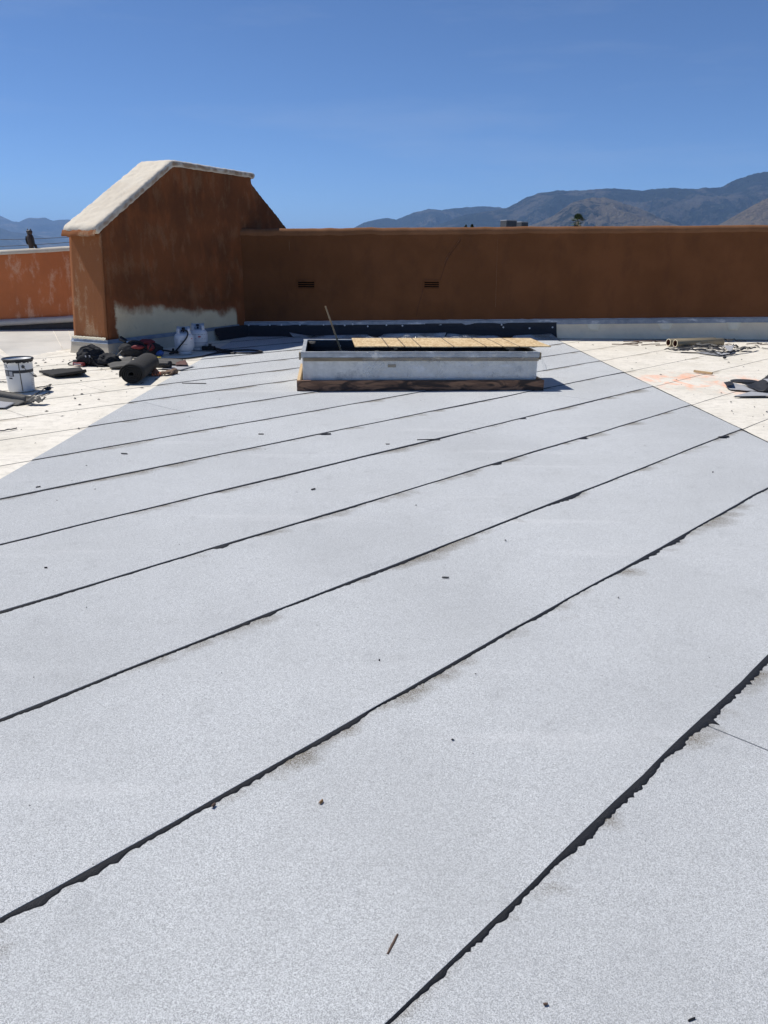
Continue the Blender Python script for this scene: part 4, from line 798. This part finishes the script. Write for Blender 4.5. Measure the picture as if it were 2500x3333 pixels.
# left edge: rolled grey sheet, flap, crumpled piece, strips round the pail
a = gz(-60, 1292); b = gz(92, 1316); ax = (b - a).normalized(); sd_ = Vector((ax.y, -ax.x, 0))
def fcurl(i, j):
    u = i / 20; v = j / 16; p = a.lerp(b, u); an = -1.9 + 4.6 * min(1, v / .62); rr = .062 * (1 - .25 * u)
    if v < .62: return p + sd_ * (rr * math.sin(an) - .02) + Vector((0, 0, .075 - rr * math.cos(an) - .012 * u))
    w = (v - .62) / .38; return p + sd_ * (.02 + .30 * w * (1 - .75 * max(0, u - .2))) + Vector((0, 0, .012 + .030 * (1 - w) ** 2 + .008 * ns(u * 4, w * 3)))
tag(solid(MB().grid(21, 17, fcurl).build('curled_sheet', 'felt_grey', None, True), .006, 0), 'dark grey sheet offcut curled into a tube in front of the pail', 'offcut')
draped('roofing_offcut', [gz(-40, 1303), gz(-60, 1334), gz(18, 1333), gz(58, 1314)], lambda u, v: .004 + .003 * ns(u * 3, v * 3), 'grey_offcut', 'pale grey flat offcut under the curled tube beside the pail')
cr_ = gz(112, 1320); o = MB().grid(12, 8, lambda i, j: (cr_.x - .09 + .19 * i / 11, cr_.y - .03 + .13 * j / 7 + .02 * ns(i * .5, j), .014 + .05 * abs(math.sin(i * .75)) * (.5 + .5 * j / 7) + .02 * ns(i * .7, j * .6, 2) + .02)).build('crumpled_offcut', 'felt_grey', None, True); tag(solid(o, .006), 'small grey crumpled offcut at the open end of the curled tube', 'offcut')
def strip(pts, w, m, lab, cat='strip', h=.012, name='membrane_strip'):
    q = arc(pts, 7); rows = []
    for i, p in enumerate(q):
        t = (q[min(i + 1, len(q) - 1)] - q[max(0, i - 1)]); n = Vector((-t.y, t.x, 0)).normalized() * w / 2; z = Vector((0, 0, .012 + h * abs(ns(i * .3, w * 99)))); rows.append([p - n + z, p + z * 1.5, p + n + z])
    return tag(solid(MB().grid(len(q), 3, lambda i, j: rows[i][j]).build(name, m, None, True), .004), lab, cat)
strip([gz(100, 1270), gz(140, 1262), gz(158, 1259), gz(166, 1254, .03)], .03, 'felt_grey', 'dark strip with raised tip on the roof behind the pail')
strip([gz(82, 1302), gz(110, 1290), gz(140, 1272), gz(164, 1260)], .02, 'felt_grey', 'long thin dark strip running from the curled tube past the pail')
strip([gz(88, 1304), gz(120, 1296), gz(150, 1286), gz(162, 1281)], .02, 'black_membrane', 'black strip lying in the shadow tip of the pail')
strip([gz(-30, 1242), gz(0, 1246), gz(21, 1247)], .025, 'black_membrane', 'short black strip on the white roof left of the pail')
strip([gz(-30, 1408), gz(20, 1405), gz(55, 1398)], .018, 'black_membrane', 'black sliver on the white roof near the grey edge')
o = MB().blob((*gz(157, 1273).xy, .03), (.04, .03, .022), 31, .2, 3, 3, .009).build('tar_lump', 'black_membrane', None, True); tag(o, 'small black tar lump beside the pail shadow', 'lump')

# ------------------------------------------------------------------ things on the right-hand white field
def ctube(a, b, r_, lab):
    a = Vector(a); b = Vector(b); ax = (b - a).normalized(); x = Vector((ax.y, -ax.x, 0)); n = 28; t = thing('cardboard_tube', a, 0, lab, 'tube', 'cardboard roll cores'); L = b - a
    rr = [(0, r_), (1, r_), (1, r_ - .010), (0, r_ - .010)]
    def f(i, j): an = 2 * math.pi * j / n; return L * rr[i][0] + (x * math.cos(an) + Vector((0, 0, 1)) * math.sin(an)) * rr[i][1]
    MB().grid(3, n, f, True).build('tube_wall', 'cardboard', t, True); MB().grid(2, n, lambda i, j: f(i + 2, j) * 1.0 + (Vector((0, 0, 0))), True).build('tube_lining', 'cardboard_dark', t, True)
    an_ = MB().grid(2, n, lambda i, j: (x * math.cos(2 * math.pi * j / n) + Vector((0, 0, 1)) * math.sin(2 * math.pi * j / n)) * (r_, r_ - .010)[i] - ax * .001, True).build('tube_end', 'pale_patch', t)
    return t
ta = gz(2196, 1131); tb_ = gz(2342, 1126); dT = (tb_ - ta).normalized() * 1.06
nT = Vector((-dT.y, dT.x, 0)).normalized()
ctube(ta + Vector((0, 0, .075)), ta + dT + Vector((0, 0, .075)), .068, 'cardboard tube in front of its twin, above the black strips')
ctube(ta + nT * .145 + Vector((-.03, 0, .075)) , ta + nT * .145 + dT * .985 + Vector((-.03, 0, .075)), .068, 'cardboard tube lying close behind its twin, nearer the parapet')
rnd = random.Random(11); zP = lambda x, y: gz(2150 + x * .211, 1080 + y * .211)
pile = [([(140, 252), (300, 262), (480, 240), (700, 235), (960, 215)], .10, 'black_membrane', 'black strip pressed against the front of the cardboard tubes'), ([(190, 290), (420, 275), (700, 265), (1000, 270), (1190, 275)], .07, 'felt_grey', 'dark grey strip running the length of the pile below the tubes'),
        ([(60, 296), (250, 318), (450, 330), (700, 345), (920, 380)], .05, 'black_membrane', 'thin black strip along the front edge of the pile'), ([(280, 312), (500, 318), (700, 325), (840, 340)], .16, 'black_membrane', 'broad glossy black strip at the left end of the pile'),
        ([(480, 262), (650, 285), (820, 300), (960, 335), (1130, 335)], .13, 'black_membrane', 'broad black strip crossing the middle of the pile'), ([(900, 250), (1000, 262), (1100, 275), (1190, 272)], .06, 'felt_grey', 'short grey strip at the back right of the pile'),
        ([(920, 382), (1080, 360), (1250, 330), (1400, 305), (1475, 286)], .05, 'black_membrane', 'black strip trailing off the right end of the pile'), ([(1130, 300), (1230, 305), (1300, 290), (1350, 305)], .10, 'felt_grey', 'small curled grey piece at the right end of the pile'),
        ([(560, 250), (640, 262), (760, 255), (880, 275)], .12, 'felt_grey', 'rumpled grey strip lying on top of the pile')]
for q, (pts, w, m, lab) in enumerate(pile): strip([zP(*p) + Vector((0, 0, .006 * q + (.035 * abs(ns(i_ * 1.3, q * 2.2)) if 0 < i_ < len(pts) - 1 else 0))) for i_, p in enumerate(pts)], w, m, lab, h=.05)
draped('roofing_offcut', [zP(960, 290), zP(1050, 355), zP(1085, 350), zP(1130, 292)], lambda u, v: .05 + .03 * (1 - u), 'grey_offcut', 'pale grey triangular flap on the pile of black strips')
draped('roofing_offcut', [zP(540, 335), zP(900, 382), zP(1130, 345), zP(840, 310)], lambda u, v: .003, 'grey_offcut', 'pale sheet lying under the front of the pile of strips')
o = MB().blob((*gz(2358, 1169).xy, .03), (.028, .028, .024), 41, .1, 3, 3, .008).build('tar_lump', 'black_membrane', None, True); tag(o, 'small round black lump in front of the pile of strips', 'lump')
tp = gz(2373, 1113); tl = thing('pliers', (tp.x, tp.y, .008), R(10), 'small dark hand tool with cord near the parapet beyond the tubes', 'tool'); bevel(MB().box((0, 0, .03), (.12, .07, .045)).build('body', 'dark_steel', tl), .01); MB().tube(arc([(-.05, 0, .03), (-.10, .02, .05), (-.13, 0, .02)], 5), .009, 6).build('handle', 'rubber', tl, True); MB().tube(arc([(.05, 0, .04), (.11, 0, .05), (.15, -.02, .01), (.34, -.04, .01)], 6), .007, 6).build('cord', 'rubber', tl, True)
w0 = gz(2259, 1213); w1 = gz(2318, 1221); wd = w1 - w0; o = MB().box((0, 0, .018), (wd.length, .035, .030)).build('wood_offcut', 'pale_wood'); o.location = (w0 + w1) / 2 + Vector((0, 0, .006)); o.rotation_euler.z = math.atan2(wd.y, wd.x); tag(bevel(o, .002), 'short pale wooden offcut lying alone on the white field', 'wood')
dp = gz(2423, 1243); o = MB().lathe([(0, .012), (.17, .012), (.185, .006), (.17, 0), (0, 0)], 28, (0, 0, 0), 1, .8).build('rubber_disc', 'black_membrane', None, True); o.location = (dp.x, dp.y, .006); tag(o, 'flat black oval membrane disc behind the curled sheets', 'disc')
zQ = lambda x, y: gz(2150 + x * .211, 1080 + y * .211)
draped('curled_offcut', [zQ(970, 845), zQ(1070, 912), zQ(1480, 945), zQ(1290, 850)], lambda u, v: .006 + .04 * (1 - v) * (1 - u) ** 2 + .01 * ns(u * 3, v * 3), 'grey_offcut', 'pale grey sheet offcut with folded black corner below the disc')
draped('curled_offcut', [zQ(965, 845), zQ(1010, 898), zQ(1110, 905), zQ(1095, 850)], lambda u, v: .045 + .02 * v, 'black_membrane', 'folded black corner lying over the pale grey offcut')
draped('curled_offcut', [zQ(1250, 850), zQ(1500, 955), zQ(1680, 985), zQ(1680, 850)], lambda u, v: .03 + .16 * max(0, v - .35) ** 1.6 * 2 * (1 - .4 * u) + .015 * ns(u * 3, v * 3), 'black_membrane', 'black underside of a large sheet curling up at the roof edge of the field')
def cur2(i, j):
    u = i / 14; v = j / 14; p = zQ(1560, 930).lerp(zQ(1850, 900), u); an = 3.8 * v - .6; return (p.x + .02 * math.sin(an), p.y - .14 * math.sin(an), .02 + .13 * (1 - math.cos(an)) * .55 * (1 - .1 * u))
tag(solid(MB().grid(15, 15, cur2).build('curled_offcut', 'grey_offcut', None, True), .006), 'grey sheet rolled over itself beside the black disc', 'offcut')
draped('flat_offcut', [zQ(1140, 1018), zQ(1180, 1022), zQ(1900, 1024), zQ(1400, 962)], lambda u, v: .012 + .012 * v, 'grey_offcut', 'long pale grey offcut with a dark cut edge in front of the curled sheets')
strip([zQ(1135, 1017), zQ(1400, 1018), zQ(1900, 1022)], .03, 'black_membrane', 'dark cut strip along the front of the long pale offcut', h=.006)
strip([zQ(1560, 262), zQ(1640, 268), zQ(1800, 285)], .05, 'felt_grey', 'dark strip on the white field right of the pile')
strip([zQ(1485, 182), zQ(1545, 188)], .05, 'felt_grey', 'small dark scrap between the parapet and the pile')
strip([zQ(1460, 212), zQ(1490, 225), zQ(1525, 248)], .02, 'felt_grey', 'thin bent scrap near the parapet beyond the pile')

# ------------------------------------------------------------------ small litter on the roof
def chip(name, x, y, L, W, ang, m, lab, cat='scrap', H_=.006, dz=.005):
    p = gz(x, y); o = MB().grid(7, 5, lambda i, j: ((i / 6 - .5) * L + .1 * W * ns(i, j, x), (j / 4 - .5) * W * (1 - .5 * abs(i / 6 - .5)) + .15 * W * ns(i * .9, x), H_ * math.sin(math.pi * j / 4) + .15 * H_ * ns(i, j))).build(name, m, None, True)
    o.location = (p.x, p.y, dz); o.rotation_euler.z = R(ang); solid(o, .002); return tag(o, lab, cat)
chip('wood_splinter', 1278, 3080, .062, .009, 66, 'twig_brown', 'brown wood splinter lying on the near grey sheet', 'splinter', .005)
chip('bolt', 1450, 1884, .036, .007, -4, 'dark_steel', 'small dark bolt lying alone on the open grey sheet', 'bolt', .008)
chip('seed_pod', 1045, 2616, .016, .011, 60, 'seed_tan', 'small tan seed lying on the grey sheet below a lap', 'seed', .008)
chip('seed_pod', 695, 2627, .016, .012, 70, 'twig_brown', 'small dark seed lying tight against a black lap', 'seed', .007)
chip('leaf_bit', 1775, 3274, .010, .008, 10, 'twig_brown', 'square brown chip on the nearest grey sheet', 'scrap', .004)
chip('wire_curl', 2250, 3325, .018, .004, 20, 'rubber', 'tiny black curled wire bit on the nearest grey sheet', 'scrap', .006)
for x, y, L, W, a_, lab in ((850, 1416, .07, .012, 0, 'dark sliver above a lap on the grey sheet, below the charred timber'), (1060, 1415, .14, .05, 10, 'torn black flake stuck at a lap in front of the skylight'), (125, 1589, .045, .016, 35, 'black flake on the grey sheet near the left white field'), (405, 1480, .08, .012, -10, 'thin dark sliver between two laps near the left white field'), (1020, 1596, .05, .014, 40, 'dark sliver on the grey sheet below two laps'), (1262, 1449, .05, .015, 0, 'short dark dash on the grey sheet in front of the curb'), (1395, 1434, .30, .025, 8, 'long torn black sliver along a lap in front of the skylight'), (1235, 2155, .009, .007, 0, 'small black crumb in the middle of the grey roof'), (2355, 1424, .16, .09, 20, 'crumpled black tar scrap on a lap near the right white field'), (150, 1853, .022, .008, 10, 'small black crumb on the grey sheet at the left'), (632, 1250, .45, .014, -3, 'long thin dark sliver lying on the grey sheet beyond the lap'), (2320, 1540, .012, .01, 0, 'tiny dark crumb near the right edge of the grey field')):
    chip('tar_scrap', x, y, L * .7, W * .6, a_, 'black_membrane', lab, 'scrap', .010)
rnd = random.Random(21); mb = MB()
def bit(x, y, s_):
    a = rnd.random() * 6.28; L = s_ * (.4 + rnd.random()); W = L * (.25 + .5 * rnd.random()); c_, s__ = math.cos(a), math.sin(a); z = .006
    v = [(x + c_ * u * L - s__ * w * W, y + s__ * u * L + c_ * w * W, z + h) for u, w, h in ((-.5, -.2, 0), (.1, -.5, 0), (.5, .1, 0), (0, .5, 0), (0, 0, .3 * W + .002))]; mb.add(v, [(0, 1, 4), (1, 2, 4), (2, 3, 4), (3, 0, 4)])
for _ in range(170): bit(rnd.uniform(XL, XR), rnd.uniform(1.1, 15), .006 + .012 * rnd.random() ** 2)
for _ in range(90): bit(rnd.uniform(-1.4, 1.4), rnd.uniform(1.1, 4), .004)
for _ in range(200): bit(rnd.uniform(XR + .1, 8.5), rnd.uniform(6.5, 15.3), .015 + .04 * rnd.random() ** 2)
for _ in range(120): bit(rnd.uniform(4.6, 6.4), rnd.uniform(8.2, 10.5), .035)
for _ in range(150): bit(rnd.uniform(-5.4, XL - .1), rnd.uniform(6.5, 12), .03 + .02 * rnd.random())
tag(mb.build('roof_debris', 'black_membrane'), 'scattered dark crumbs of roofing litter over the roof', 'debris', None, 'stuff')
mb = MB(); rnd = random.Random(5)
for _ in range(26):
    x = rnd.uniform(4.2, 5.6) if rnd.random() < .7 else rnd.uniform(5.6, 8.5); y = rnd.uniform(14.6, 15.4); a = rnd.gauss(0, .35); L = rnd.uniform(.1, .5); mb.tube([(x, y, .012), (x + L * .5 * math.cos(a), y + L * .5 * math.sin(a), .02), (x + L * math.cos(a), y + L * math.sin(a), .012)], .008, 5)
tag(mb.build('twig_litter', 'twig_brown'), 'thin brown twigs and slivers scattered along the foot of the parapet', 'litter', None, 'stuff')

# ------------------------------------------------------------------ hazy valley air
hz = MB().box((0, 12000, 487), (150000, 120000, 988)).build('haze', 'valley'); hz.data.materials.clear()
hm = bpy.data.materials.new('haze_air'); hm.use_nodes = True; ht = hm.node_tree; ht.nodes.clear(); ho_ = ht.nodes.new('ShaderNodeOutputMaterial'); pv = ht.nodes.new('ShaderNodeVolumePrincipled')
pv.inputs['Color'].default_value = (.34, .58, 1.0, 1); pv.inputs['Density'].default_value = 4.4e-5; pv.inputs['Anisotropy'].default_value = .1; ht.links.new(pv.outputs[0], ho_.inputs['Volume']); hz.data.materials.append(hm)
hz['kind'] = 'stuff'; hz['label'] = 'thin bluish valley haze in front of the mountains'; hz['category'] = 'haze'
